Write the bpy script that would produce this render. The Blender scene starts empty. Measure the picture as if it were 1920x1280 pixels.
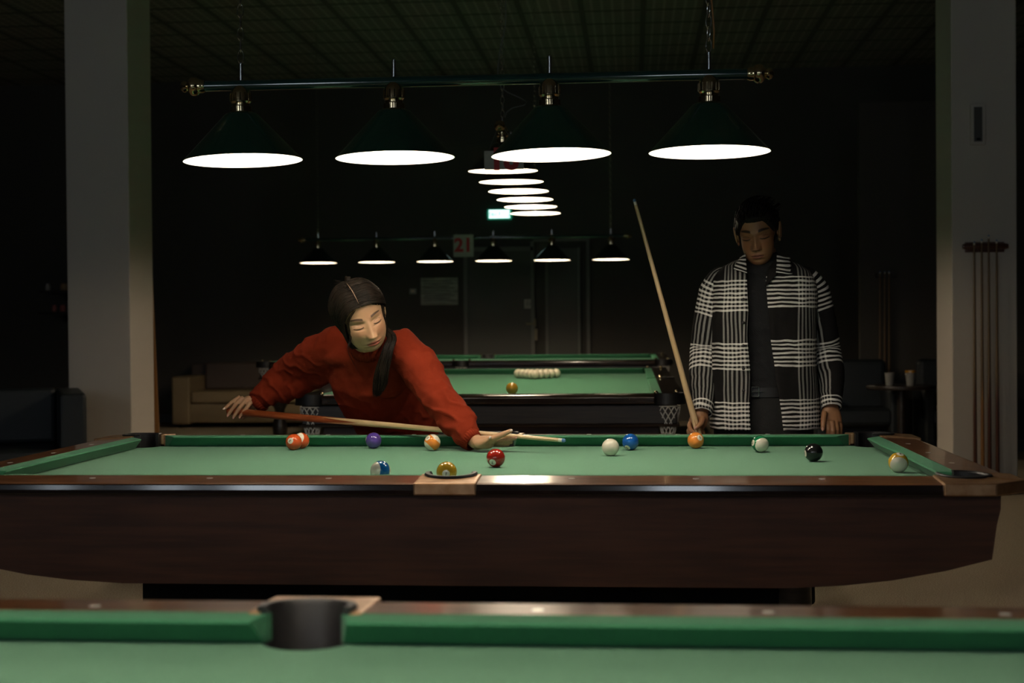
import bpy, bmesh, math, random
import numpy as np
from mathutils import Vector, Matrix, Euler, noise
random.seed(7)
PI = math.pi
scn = bpy.context.scene
C = scn.collection

# ------------------------------------------------------------------ camera
CAM = Vector((0.4772, -4.3887, 1.1958)); FPX = 2668.27
YAW, PIT, ROL = 0.084826, -0.012214, -0.008056
FW = Vector((-math.sin(YAW)*math.cos(PIT), math.cos(YAW)*math.cos(PIT), math.sin(PIT)))
_r = Vector((math.cos(YAW), math.sin(YAW), 0)); _u = _r.cross(FW)
RT = _r*math.cos(ROL) + _u*math.sin(ROL)
UP = -_r*math.sin(ROL) + _u*math.cos(ROL)
def W(u, v, Y):
    """world point seen at photo position (u, v) on the plane y = Y"""
    d = FW + RT*((u-960)/FPX) - UP*((v-640)/FPX)
    t = (Y-CAM.y)/d.y
    return CAM + d*t
def WZ(u, v, Z):
    d = FW + RT*((u-960)/FPX) - UP*((v-640)/FPX)
    t = (Z-CAM.z)/d.z
    return CAM + d*t
cd = bpy.data.cameras.new('camera'); cam = bpy.data.objects.new('camera', cd); C.objects.link(cam)
cd.sensor_width = 36; cd.lens = 36*FPX/1920; cd.clip_start = .05
cam.matrix_world = Matrix(((RT.x, UP.x, -FW.x, CAM.x), (RT.y, UP.y, -FW.y, CAM.y), (RT.z, UP.z, -FW.z, CAM.z), (0, 0, 0, 1)))
cd.dof.use_dof = True; cd.dof.focus_distance = 4.85; cd.dof.aperture_fstop = 4.0
scn.camera = cam

# ------------------------------------------------------------------ world, exposure
wd = bpy.data.worlds.new('world'); scn.world = wd; wd.use_nodes = True
wd.node_tree.nodes['Background'].inputs[0].default_value = (.5, .6, .75, 1)
wd.node_tree.nodes['Background'].inputs[1].default_value = .05
scn.view_settings.view_transform = 'Standard'; scn.view_settings.look = 'None'
scn.view_settings.exposure = 0; scn.view_settings.gamma = 1
scn.view_settings.use_curve_mapping = False

# light levels of the room
LAMP_W = 7.6          # each bulb over the pool table
LAMP2_W = 11.0         # each bulb over the far tables
WINDOW_E = 5.5        # daylight panes in the wall behind the camera
LAMP_COL = (1.0, .88, .72)
LAMP2_COL = (1.0, .82, .60)

# ------------------------------------------------------------------ materials
def srgb(r, g, b):
    f = lambda c: (c/255/12.92) if c <= 10 else ((c/255+.055)/1.055)**2.4
    return (f(r), f(g), f(b), 1)
def mat(name, col, rough=.5, metal=0, coat=0, spec=.5, sheen=0):
    m = bpy.data.materials.new(name); m.use_nodes = True
    b = m.node_tree.nodes['Principled BSDF']
    b.inputs['Base Color'].default_value = (*col[:3], 1)
    b.inputs['Roughness'].default_value = rough; b.inputs['Metallic'].default_value = metal
    b.inputs['Coat Weight'].default_value = coat; b.inputs['Coat Roughness'].default_value = .08
    b.inputs['Specular IOR Level'].default_value = spec
    b.inputs['Sheen Weight'].default_value = sheen
    return m
def nd(m, t, **kw):
    n = m.node_tree.nodes.new(t)
    for k, v in kw.items(): setattr(n, k, v)
    return n
def lk(m, a, b): m.node_tree.links.new(a, b)
def bsdf(m): return m.node_tree.nodes['Principled BSDF']
def coords(m, kind='Object', scale=(1, 1, 1)):
    tc = nd(m, 'ShaderNodeTexCoord'); mp = nd(m, 'ShaderNodeMapping'); mp.inputs['Scale'].default_value = scale
    lk(m, tc.outputs[kind], mp.inputs[0]); return mp.outputs[0]
def add_noise(m, c1, c2, scale=20, stretch=(1, 1, 1), detail=4, bump=0, kind='Object', lo=.35, hi=.65, bdist=.002):
    co = coords(m, kind, stretch)
    n = nd(m, 'ShaderNodeTexNoise'); n.inputs['Scale'].default_value = scale; n.inputs['Detail'].default_value = detail
    lk(m, co, n.inputs['Vector'])
    r = nd(m, 'ShaderNodeValToRGB'); r.color_ramp.elements[0].position = lo; r.color_ramp.elements[1].position = hi
    r.color_ramp.elements[0].color = (*c1[:3], 1); r.color_ramp.elements[1].color = (*c2[:3], 1)
    lk(m, n.outputs['Fac'], r.inputs[0]); lk(m, r.outputs[0], bsdf(m).inputs['Base Color'])
    if bump:
        b = nd(m, 'ShaderNodeBump'); b.inputs['Strength'].default_value = bump; b.inputs['Distance'].default_value = bdist
        lk(m, n.outputs['Fac'], b.inputs['Height']); lk(m, b.outputs[0], bsdf(m).inputs['Normal'])
    return n
M = {}
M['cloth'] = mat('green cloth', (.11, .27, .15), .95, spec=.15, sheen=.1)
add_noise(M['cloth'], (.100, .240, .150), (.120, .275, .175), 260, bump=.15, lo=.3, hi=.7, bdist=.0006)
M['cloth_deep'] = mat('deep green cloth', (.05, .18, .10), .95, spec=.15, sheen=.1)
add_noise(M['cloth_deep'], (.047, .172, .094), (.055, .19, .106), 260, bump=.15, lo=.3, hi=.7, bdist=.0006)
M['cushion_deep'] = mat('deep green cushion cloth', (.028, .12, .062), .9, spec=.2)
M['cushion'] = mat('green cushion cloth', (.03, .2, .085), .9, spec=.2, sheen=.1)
add_noise(M['cushion'], (.034, .165, .080), (.044, .195, .098), 260, bump=.1, lo=.3, hi=.7, bdist=.0006)
M['rail'] = mat('varnished brown wood', (.2, .085, .04), .28, coat=.8)
add_noise(M['rail'], (.13, .045, .018), (.30, .13, .058), 14, stretch=(.5, 6, 6), detail=6)
M['dark_lacquer'] = mat('dark lacquered edge', (.012, .007, .006), .12, coat=1)
M['mahogany'] = mat('dark mahogany', (.05, .018, .012), .45, coat=.15)
add_noise(M['mahogany'], (.030, .0105, .0060), (.060, .022, .012), 6, stretch=(.6, 5, 9), detail=8)
M['black_wood'] = mat('black wood', (.02, .015, .013), .4, coat=.2)
add_noise(M['black_wood'], (.014, .010, .008), (.034, .024, .018), 9, stretch=(.6, 5, 9), detail=8)
M['black_base'] = mat('black base', (.006, .006, .006), .85, spec=.1)
M['bronze'] = mat('bronze casting', (.42, .25, .14), .42, metal=.85)
add_noise(M['bronze'], (.33, .175, .085), (.47, .29, .165), 30, bump=.05)
M['leather'] = mat('black leather', (.012, .011, .012), .5)
M['pearl'] = mat('pearl inlay', (.75, .72, .65), .3, coat=.5)
M['brass'] = mat('polished brass', (.62, .50, .30), .12, metal=1)
M['chrome'] = mat('polished steel', (.75, .77, .77), .15, metal=1)
M['shade_green'] = mat('green enamel', (.008, .050, .030), .25, coat=.4)
M['shade_dark'] = mat('dark green enamel', (.004, .014, .010), .2, coat=.6)
M['shade_white'] = mat('white enamel', (.85, .83, .78), .5)
M['bar_green'] = mat('green lacquered tube', (.004, .040, .034), .10, coat=1)
M['wire'] = mat('grey wire', (.12, .12, .12), .6)
M['amber_wire'] = mat('amber cable', (.35, .16, .05), .4)
M['plaster'] = mat('grey plaster', (.40, .385, .355), .9, spec=.1)
add_noise(M['plaster'], (.62, .575, .51), (.68, .635, .57), 160, bump=.2, lo=.3, hi=.7)
M['dark_wall'] = mat('dark wall paint', (.11, .105, .088), .9, spec=.1)
add_noise(M['dark_wall'], (.082, .076, .066), (.095, .089, .077), 60, bump=.1, lo=.3, hi=.7)
M['baseboard'] = mat('grey skirting', (.10, .10, .095), .7)
M['carpet'] = mat('grey brown carpet', (.2, .18, .14), 1, spec=.05)
add_noise(M['carpet'], (.26, .215, .155), (.56, .475, .35), 190, bump=.6, detail=2, lo=.38, hi=.62, bdist=.004)
M['ivory'] = mat('ivory ball', (.80, .74, .60), .12, coat=.4)
M['ivory_aged'] = mat('aged ivory ball', (.66, .60, .45), .18, coat=.3)
M['amber_ball'] = mat('ochre ball', (.50, .25, .03), .15, coat=.4)
M['ink'] = mat('black ink', (.01, .01, .01), .4)
M['sofa_dark'] = mat('dark blue grey leather', (.016, .022, .025), .5)
M['sofa_beige'] = mat('beige leather', (.24, .18, .10), .55)
M['sofa_brown'] = mat('taupe leather', (.09, .066, .052), .55)
M['net'] = mat('white net cord', (.80, .78, .72), .8)
M['sign_white'] = mat('white sign board', (.36, .38, .33), .7)
M['sign_red'] = mat('red sign paint', (.45, .03, .03), .6)
M['paper'] = mat('printed paper', (.5, .48, .42), .7)
M['door_dark'] = mat('dark door panel', (.085, .083, .070), .6)
M['maple_dim'] = mat('maple darkened as in shade', (.15, .095, .045), .5)  # same maple for the rack cues, dim light darkened into its colour
M['frame_grey'] = mat('grey metal frame', (.17, .165, .145), .6)
M['plastic_white'] = mat('grey white plastic', (.30, .29, .27), .5)
M['maple'] = mat('pale maple', (.62, .44, .24), .3, coat=.4)
add_noise(M['maple'], (.55, .38, .19), (.68, .50, .29), 8, stretch=(8, 8, .6))
M['butt_red'] = mat('red brown cue butt', (.28, .065, .02), .3, coat=.5)
add_noise(M['butt_red'], (.22, .045, .012), (.34, .085, .028), 8, stretch=(8, 8, .6))
M['butt_dark'] = mat('dark brown cue butt', (.09, .03, .015), .3, coat=.5)
M['chalk_tip'] = mat('blue chalked tip', (.10, .22, .42), .8)
M['amber_splice'] = mat('honey brown cue wood', (.32, .15, .045), .3, coat=.4)

# ------------------------------------------------------------------ mesh builder
class MB:
    def __init__(s): s.v = []; s.f = []; s.m = []; s.uv = {}
    def add(s, vs, fs, mi=0):
        o = len(s.v); s.v += [tuple(p) for p in vs]
        s.f += [tuple(i+o for i in f) for f in fs]; s.m += [mi]*len(fs); return o
    def box(s, a, b, mi=0):
        x0, y0, z0 = a; x1, y1, z1 = b
        s.add([(x0,y0,z0),(x1,y0,z0),(x1,y1,z0),(x0,y1,z0),(x0,y0,z1),(x1,y0,z1),(x1,y1,z1),(x0,y1,z1)],
              [(0,3,2,1),(4,5,6,7),(0,1,5,4),(1,2,6,5),(2,3,7,6),(3,0,4,7)], mi); return s
    def prism(s, poly, z0, z1, mi=0):
        n = len(poly)
        s.add([(x, y, z0) for x, y in poly]+[(x, y, z1) for x, y in poly],
              [tuple(range(n-1, -1, -1)), tuple(range(n, 2*n))]+[(i, (i+1) % n, n+(i+1) % n, n+i) for i in range(n)], mi); return s
    def rings(s, rs, cap=True, closed=True, mi=0, wrap=False):
        n = len(rs[0]); vs = [p for r in rs for p in r]; fs = []
        k = len(rs)
        for j in range(k if wrap else k-1):
            a = j*n; b = ((j+1) % k)*n
            for i in range(n if closed else n-1):
                i2 = (i+1) % n; fs.append((a+i, a+i2, b+i2, b+i))
        if cap and not wrap: fs += [tuple(range(n-1, -1, -1)), tuple(range((k-1)*n, k*n))]
        s.add(vs, fs, mi); return s
    def tube(s, path, rad, n=8, cap=True, mi=0, squash=None, updir=None):
        path = [Vector(p) for p in path]
        if not hasattr(rad, '__len__'): rad = [rad]*len(path)
        rs = []; ref = Vector(updir) if updir else None
        for i, p in enumerate(path):
            t = (path[min(i+1, len(path)-1)]-path[max(i-1, 0)]).normalized()
            if ref is None:
                ref = Vector((0, 0, 1)) if abs(t.z) < .9 else Vector((1, 0, 0))
            a = ref - t*ref.dot(t)
            if a.length < 1e-5: a = t.orthogonal()
            a.normalize()
            if updir is None: ref = a
            b = t.cross(a)
            r = rad[i]; ra, rb = (r if hasattr(r, '__len__') else (r, r))
            rs.append([p + a*(ra*math.cos(2*PI*k/n)) + b*(rb*math.sin(2*PI*k/n)) for k in range(n)])
        return s.rings(rs, cap, True, mi)
    def lathe(s, prof, n=32, c=(0, 0, 0), mat4=None, mi=0, cap=False):
        rs = []
        for r, z in prof:
            rs.append([Vector((r*math.cos(2*PI*k/n), r*math.sin(2*PI*k/n), z)) for k in range(n)])
        M4 = mat4 or Matrix.Identity(4)
        rs = [[(M4 @ p)+Vector(c) for p in r] for r in rs]
        return s.rings(rs, cap, True, mi)
    def ball(s, c, r, n=16, m=10, mi=0, mat3=None):
        if not hasattr(r, '__len__'): r = (r, r, r)
        rs = []; c = Vector(c)
        for j in range(1, m):
            th = PI*j/m; ring = []
            for k in range(n):
                p = Vector((r[0]*math.sin(th)*math.cos(2*PI*k/n), r[1]*math.sin(th)*math.sin(2*PI*k/n), -r[2]*math.cos(th)))
                ring.append((mat3 @ p if mat3 else p)+c)
            rs.append(ring)
        o = len(s.v); s.rings(rs, False, True, mi)
        b = Vector((0, 0, -r[2])); t = Vector((0, 0, r[2]))
        if mat3: b = mat3 @ b; t = mat3 @ t
        i0 = len(s.v); s.v += [tuple(b+c), tuple(t+c)]
        last = o+(m-2)*n
        for k in range(n):
            k2 = (k+1) % n
            s.f.append((i0, o+k2, o+k)); s.f.append((i0+1, last+k, last+k2)); s.m += [mi, mi]
        return s
    def extrude_profile(s, prof, A, B, axis='x', mi=0):
        """prof: list of (d, z); A(d,z)/B(d,z) give the two end points"""
        return s.rings([[A(*q) for q in prof], [B(*q) for q in prof]], True, True, mi)
    def build(s, name, mats, parent=None, smooth=False, bevel=0, auto=None, fix=True, bseg=2):
        me = bpy.data.meshes.new(name); me.from_pydata([tuple(p) for p in s.v], [], s.f)
        if not isinstance(mats, (list, tuple)): mats = [mats]
        for m in mats: me.materials.append(m)
        if len(mats) > 1:
            for p, i in zip(me.polygons, s.m): p.material_index = i
        if fix:
            bm = bmesh.new(); bm.from_mesh(me); bmesh.ops.recalc_face_normals(bm, faces=bm.faces); bm.to_mesh(me); bm.free()
        if smooth or auto:
            for p in me.polygons: p.use_smooth = True
            if auto: me.set_sharp_from_angle(angle=math.radians(auto))
        o = bpy.data.objects.new(name, me); C.objects.link(o)
        if bevel:
            md = o.modifiers.new('bevel', 'BEVEL'); md.width = bevel; md.segments = bseg; md.limit_method = 'ANGLE'; md.harden_normals = False
            if not smooth:
                for p in me.polygons: p.use_smooth = False
        if parent is not None: o.parent = parent; o.matrix_parent_inverse = parent_inv(parent)
        return o
def parent_inv(p):
    # every root empty is created with its final transform already known
    m = Matrix.LocRotScale(p.location, p.rotation_euler, p.scale)
    q = p.parent
    while q is not None:
        m = q.matrix_parent_inverse.inverted() @ m if False else m
        q = None
    return ROOTM.get(p.name, Matrix.Identity(4)).inverted()
ROOTM = {}
def tag(o, label=None, cat=None, group=None, kind=None):
    if label: o['label'] = label
    if cat: o['category'] = cat
    if group: o['group'] = group
    if kind: o['kind'] = kind
    return o
def thing(name, label, cat, loc=(0, 0, 0), group=None):
    o = bpy.data.objects.new(name, None); C.objects.link(o); o.location = loc; o.empty_display_size = .05
    ROOTM[o.name] = Matrix.Translation(loc)
    return tag(o, label, cat, group)
def struct(o): o['kind'] = 'structure'; return o
def copy_tree(root, delta, label, group=None):
    r = root.copy(); C.objects.link(r); r.location = Vector(root.location)+Vector(delta)
    r['label'] = label
    if group: r['group'] = group
    for ch in list(root.children):
        c = ch.copy(); C.objects.link(c); c.parent = r; c.matrix_parent_inverse = ch.matrix_parent_inverse.copy()
        for g in list(ch.children):
            d = g.copy(); C.objects.link(d); d.parent = c
            for k in list(g.children):
                e = k.copy(); C.objects.link(e); e.parent = d
    return r
def text_mesh(txt, size, bold=0.0):
    cu = bpy.data.curves.new('t', 'FONT'); cu.body = txt; cu.size = size; cu.align_x = 'CENTER'; cu.align_y = 'CENTER'; cu.offset = bold
    cu.resolution_u = 3
    o = bpy.data.objects.new('t', cu); C.objects.link(o)
    dg = bpy.context.evaluated_depsgraph_get(); dg.update()
    me = bpy.data.meshes.new_from_object(o.evaluated_get(dg))
    vs = [tuple(v.co) for v in me.vertices]; fs = [tuple(p.vertices) for p in me.polygons]
    bpy.data.objects.remove(o); bpy.data.curves.remove(cu); bpy.data.meshes.remove(me)
    return vs, fs
def arc(cx, cy, r, a0, a1, n=16):
    return [(cx+r*math.cos(a0+(a1-a0)*i/n), cy+r*math.sin(a0+(a1-a0)*i/n)) for i in range(n+1)]
D2R = PI/180
def parent_inv(p):
    return ROOTM.get(p.name, Matrix.Identity(4)).inverted()

# ------------------------------------------------------------------ the room
RX0, RX1, RY0, RY1, RZ = -8.0, 7.5, -9.0, 13.0, 4.25
def add_grid_ceiling(m):
    co = coords(m, 'Object', (1, 1, 1))
    br = nd(m, 'ShaderNodeTexBrick'); br.offset = 0; br.inputs['Scale'].default_value = 1
    br.inputs['Brick Width'].default_value = .1; br.inputs['Row Height'].default_value = .1
    br.inputs['Mortar Size'].default_value = .014; br.inputs['Mortar Smooth'].default_value = .2
    br.inputs['Color1'].default_value = (.17, .155, .15, 1); br.inputs['Color2'].default_value = (.19, .175, .165, 1)
    br.inputs['Mortar'].default_value = (.30, .27, .25, 1)
    lk(m, co, br.inputs['Vector'])
    b2 = nd(m, 'ShaderNodeTexBrick'); b2.offset = 0; b2.inputs['Scale'].default_value = 1
    b2.inputs['Brick Width'].default_value = .6; b2.inputs['Row Height'].default_value = .6
    b2.inputs['Mortar Size'].default_value = .03
    lk(m, co, b2.inputs['Vector'])
    mx = nd(m, 'ShaderNodeMix', data_type='RGBA'); lk(m, b2.outputs['Fac'], mx.inputs[0])
    lk(m, br.outputs[0], mx.inputs[6]); mx.inputs[7].default_value = (.11, .105, .095, 1)
    lk(m, mx.outputs[2], bsdf(m).inputs['Base Color'])
M['ceiling'] = mat('dark open cell ceiling', (.05, .05, .05), .9, spec=.1); add_grid_ceiling(M['ceiling'])
struct(MB().box((RX0-.2, RY0-.2, -.1), (RX1+.2, RY1+.2, 0)).build('floor', M['carpet']))
struct(MB().box((RX0-.2, RY0-.2, RZ), (RX1+.2, RY1+.2, RZ+.1)).build('ceiling', M['ceiling']))
struct(MB().box((RX0-.2, RY0, 0), (RX0, RY1, RZ)).build('wall_left', M['dark_wall']))
struct(MB().box((RX1, RY0, 0), (RX1+.2, RY1, RZ)).build('wall_right', M['dark_wall']))
struct(MB().box((RX0-.2, RY1, 0), (RX1+.2, RY1+.2, RZ)).build('wall_back', M['dark_wall']))
# wall behind the camera with a row of windows
WINS = [(-6.5, -6.2), (-4.65, -4.35), (-3.7, -3.35), (-3.0, -2.2), (.6, 1.2), (4.1, 4.4)]
WZ0, WZ1 = 1.3, 3.5
fw = MB(); xs = RX0-.2
for a, b in WINS:
    fw.box((xs, RY0-.2, 0), (a, RY0, RZ)); fw.box((a, RY0-.2, 0), (b, RY0, WZ0)); fw.box((a, RY0-.2, WZ1), (b, RY0, RZ)); xs = b
fw.box((xs, RY0-.2, 0), (RX1+.2, RY0, RZ))
struct(fw.build('wall_front', M['dark_wall']))
M['daylight'] = mat('daylit frosted glass', (.8, .9, 1), .4)
bsdf(M['daylight']).inputs['Emission Color'].default_value = (.80, .90, 1, 1)
bsdf(M['daylight']).inputs['Emission Strength'].default_value = WINDOW_E
for i, (a, b) in enumerate(WINS):
    o = struct(MB().box((a, RY0-.12, WZ0), (b, RY0-.10, WZ1)).build('window_%d' % (i+1), M['daylight']))
    f = MB()
    for x in (a, (a+b)/2-.02, b-.04): f.box((x, RY0-.1, WZ0), (x+.04, RY0-.04, WZ1))
    for z in (WZ0, WZ1-.04): f.box((a, RY0-.1, z), (b, RY0-.04, z+.04))
    f.build('window_frame', M['frame_grey'], o)

# two square pillars
def pillar(x0, x1, y0, y1, name):
    c = struct(MB().box((x0, y0, 0), (x1, y1, RZ)).build(name, M['plaster'], bevel=.006))
    b = MB()
    b.box((x0-.015, y0-.015, 0), (x1+.015, y1+.015, .11))
    b.build('baseboard', M['baseboard'], c)
    return c
PY = 5.7
xl0, xl1 = W(127, 600, PY).x, W(245, 650, PY).x
xr0, xr1 = W(1785, 600, PY).x, W(1907, 600, PY).x
pillar(xl0, xl1, PY, PY+.5, 'wall_pillar_left')
pillar(xr0, xr1, PY, PY+.5, 'wall_pillar_right')

M['brass_dull'] = mat('dull brass', (.22, .18, .11), .5, metal=.4)
# back wall: doors, frames
YB = 13.0
def bx(u0, v0, u1, v1, Y, d0, d1, mb):
    """box on the back wall between two photo points"""
    a = W(u0, v0, Y); b = W(u1, v1, Y)
    mb.box((min(a.x, b.x), Y-d1, min(a.z, b.z)), (max(a.x, b.x), Y-d0, max(a.z, b.z))); return mb
xa = W(870, 470, YB).x; xb = W(1000, 470, YB).x; xc = W(1027, 470, YB).x; xd = W(1083, 470, YB).x; xe = W(1104, 470, YB).x
ztop = W(930, 471, YB).z; ztop2 = W(1100, 452, YB).z
d1 = struct(MB().box((xa+.05, YB-.05, 0), (xb-.02, YB-.005, ztop)).build('door_1', M['door_dark']))
f = MB(); f.box((xa, YB-.08, 0), (xa+.05, YB-.005, ztop2)); f.box((xb-.03, YB-.08, 0), (xb+.015, YB-.005, ztop2)); f.box((xa, YB-.08, ztop), (xb, YB-.005, ztop+.05))
f.build('door_frame', M['frame_grey'], d1)
h = MB(); p = W(1003, 607, YB); h.box((p.x-.10, YB-.13, p.z-.012), (p.x+.01, YB-.11, p.z+.012)); h.box((p.x-.005, YB-.13, p.z-.03), (p.x+.02, YB-.05, p.z+.06)); h.box((p.x, YB-.1, p.z-.20), (p.x+.035, YB-.05, p.z-.06))
h.build('door_handle', M['brass_dull'], d1)
d2 = struct(MB().box((xc, YB-.05, 0), (xd, YB-.005, ztop2-.08)).build('door_2', M['door_dark']))
f = MB(); f.box((xc-.03, YB-.07, 0), (xc, YB-.005, ztop2-.08)); f.box((xd, YB-.07, 0), (xd+.03, YB-.005, ztop2-.08)); f.build('door_frame', M['frame_grey'], d2)
struct(MB().box((xe-.03, YB-.08, 0), (xe+.01, YB-.005, ztop2)).box((xb, YB-.08, ztop2), (xe+.01, YB-.005, ztop2+.03)).build('trim_1', M['frame_grey']))
struct(MB().box((RX0, YB-.02, 0), (xa-.06, YB-.003, .1)).build('baseboard_back', M['baseboard']))

# poster, small door notice, lit switch, exit sign
def board(name, u0, v0, u1, v1, Y, d, m, label, cat):
    o = bx(u0, v0, u1, v1, Y, d, d+.012, MB()).build(name, m); tag(o, label, cat); return o
M['poster'] = mat('faded printed poster', (.4, .39, .34), .7)
add_noise(M['poster'], (.26, .25, .21), (.5, .49, .42), 5, stretch=(1, 1, 9), detail=6)
p_ = board('wall_poster', 789, 521, 859, 571, YB, .003, M['poster'], 'faded landscape poster of small print on the dark back wall', 'poster')
txt = MB()
a = W(789, 521, YB); b = W(859, 571, YB)
for i in range(9):
    z = a.z-.04-i*.030; txt.box((a.x+.04, YB-.017, z-.005), (b.x-.04-.1*random.random(), YB-.0155, z+.004))
txt.build('printed_lines', M['wire'], p_)
n_ = board('door_notice', 983, 561, 999, 578, YB-.05, .003, M['paper'], 'small square notice on the dark door above its handle', 'notice')
q = W(991, 569, YB-.06); nt = MB(); nt.lathe([(.022, 0), (.028, 0)], 16, (q.x, YB-.0665, q.z), Matrix.Rotation(PI/2, 4, 'X')); nt.box((q.x-.018, YB-.067, q.z-.003), (q.x+.018, YB-.0655, q.z+.003)); nt.build('notice_mark', M['wire'], n_)
s_ = thing('light_switch', 'small pale switch plate left of the poster on the back wall', 'switch', W(774, 546, YB))
M['pale_gold'] = mat('pale plate', (.75, .6, .45), .4)
bx(768, 541, 781, 551, YB, .003, .015, MB()).build('plate', M['plastic_white'], s_, bevel=.003)
bx(771, 543, 778, 548, YB, .015, .03, MB()).build('toggle', M['pale_gold'], s_, bevel=.002)
M['exit_glow'] = mat('lit exit sign', (.6, .9, .85), .4)
bsdf(M['exit_glow']).inputs['Emission Color'].default_value = (.72, 1, .96, 1); bsdf(M['exit_glow']).inputs['Emission Strength'].default_value = 1.9
M['exit_green'] = mat('green sign letters', (.01, .18, .10), .4)
bsdf(M['exit_green']).inputs['Emission Color'].default_value = (.02, .5, .3, 1); bsdf(M['exit_green']).inputs['Emission Strength'].default_value = .35
ex = thing('exit_sign', 'small glowing exit sign high on the back wall under the lamps', 'sign', W(937, 401, YB))
bx(915, 393, 959, 411, YB, .003, .05, MB()).build('housing', M['exit_green'], ex)
bx(917.5, 394.5, 956.5, 409, YB, .05, .055, MB()).build('lit_panel', M['exit_glow'], ex)
vs, fs = text_mesh('ВЫХОД', .085)
c = W(937, 401.5, YB-.057); m_ = MB(); m_.add([(c.x+x, YB-.0575, c.z+y) for x, y, z in vs], fs); m_.build('letters', M['exit_green'], ex, fix=False)

# beige sofa and bench by the back wall, dark sofa in front of the left pillar
def sofa(name, label, x0, x1, y0, y1, zs, zb, m_seat, m_back, arm=.16, arms=(1, 1), n=2, cat='sofa', zarm=None):
    t = thing(name, label, cat, ((x0+x1)/2, (y0+y1)/2, 0)); zarm = zarm or zb*.8
    MB().box((x0+.03, y0+.05, .06), (x1-.03, y1-.05, zs-.14)).build('base', m_seat, t, bevel=.01)
    xx0 = x0+arm*arms[0]; xx1 = x1-arm*arms[1]
    MB().box((x0+.02, y1-.24, .06), (x1-.02, y1, zb-.02)).build('back_frame', m_back, t, bevel=.02)
    for k in range(n):
        a = xx0+(xx1-xx0)*k/n; b = xx0+(xx1-xx0)*(k+1)/n
        MB().box((a+.004, y0+.01, zs-.14), (b-.004, y1-.24, zs)).build('seat_cushion', m_seat, t, bevel=.03, bseg=3)
        MB().box((a+.004, y1-.36, zs), (b-.004, y1-.22, zb)).build('back_cushion', m_back, t, bevel=.03, bseg=3)
    for s, on in ((0, arms[0]), (1, arms[1])):
        if on:
            a = x0 if s == 0 else x1-arm
            MB().box((a, y0, .04), (a+arm, y1, zarm)).build('armrest', m_seat, t, bevel=.025, bseg=3)
    for fx in (x0+.08, x1-.08):
        for fy in (y0+.08, y1-.08): MB().lathe([(.02, 0), (.025, .07)], 10, (fx, fy, 0), cap=True).build('foot', M['black_base'], t)
    return t
bxx0 = W(331, 700, 12.2).x; bxx1 = W(515, 700, 12.2).x
sofa('sofa', 'beige leather sofa with taupe back against the far wall left of the far table', bxx0, bxx1+.9, 12.0, 12.95, .43, .76, M['sofa_beige'], M['sofa_brown'], arm=.22, arms=(1, 1), n=2)
bn = thing('bench', 'low beige padded bench behind the left pillar, its lit top just showing', 'bench', (W(80, 720, 11.6).x, 11.6, 0))
a = W(25, 722, 11.2).x; b = W(200, 720, 11.2).x
MB().box((a, 11.2, .36), (b, 12.3, .47)).build('seat', M['sofa_beige'], bn, bevel=.02)
MB().box((a+.05, 11.25, 0), (b-.05, 12.25, .36)).build('base', M['sofa_brown'], bn)
fc = W(163, 800, 4.45); ra_ = 24*D2R; sxc = fc.x-(1.05*math.cos(ra_)+.475*math.sin(ra_)); syc = fc.y-(1.05*math.sin(ra_)-.475*math.cos(ra_))
ds = sofa('sofa', 'dark blue-grey sofa standing in front of the left pillar', sxc-1.05, sxc+1.05, syc-.475, syc+.475, .42, .79, M['sofa_dark'], M['sofa_dark'], arm=.17, n=3, zarm=.775)
ds.rotation_euler.z = ra_

# wall shelves with small items behind the left pillar
YS = 12.2
for j, (u0, u1, v, ilab) in enumerate(((82, 150, 545, 'upper'), (78, 150, 585, 'lower'))):
    A = W(u0, v, YS); B = W(u1+30, v, YS)
    t = thing('wall_shelf', 'dark %s shelf on the wall left of the left pillar' % ilab, 'shelf', (A.x, YS, A.z))
    MB().box((A.x, YS-.12, A.z-.03), (B.x, 13.0-.003, A.z)).build('board', M['black_wood'], t)
    MB().box((A.x+.05, YS+.5, A.z-.12), (A.x+.08, 13.0-.003, A.z-.03)).build('bracket', M['black_wood'], t)
    its = [(90, .06, (.55, .5, .45), 'small pale cup on the upper dark shelf behind the left pillar', 'cup'), (120, .09, (.4, .25, .12), 'small brown jar on the upper dark shelf beside the pillar', 'jar')] if j == 0 else \
          [(102, .06, (.5, .15, .12), 'small reddish jar on the lower dark shelf, left one', 'jar'), (118, .07, (.45, .12, .1), 'small dull red jar on the lower dark shelf, nearer the pillar', 'jar')]
    for (u, w, col, lab, cat) in its:
        P_ = W(u, v-3, YS); mm = mat('glazed '+cat, col, .4)
        MB().lathe([(.0, 0), (w*.42, 0), (w*.5, .02), (w*.5, .06), (w*.36, .075), (w*.4, .085), (.0, .085)], 16, (P_.x, YS, A.z), cap=False).build(cat, mm, smooth=True)
        tag(bpy.context.scene.objects[-1] if False else C.objects[-1], lab, cat)

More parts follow.
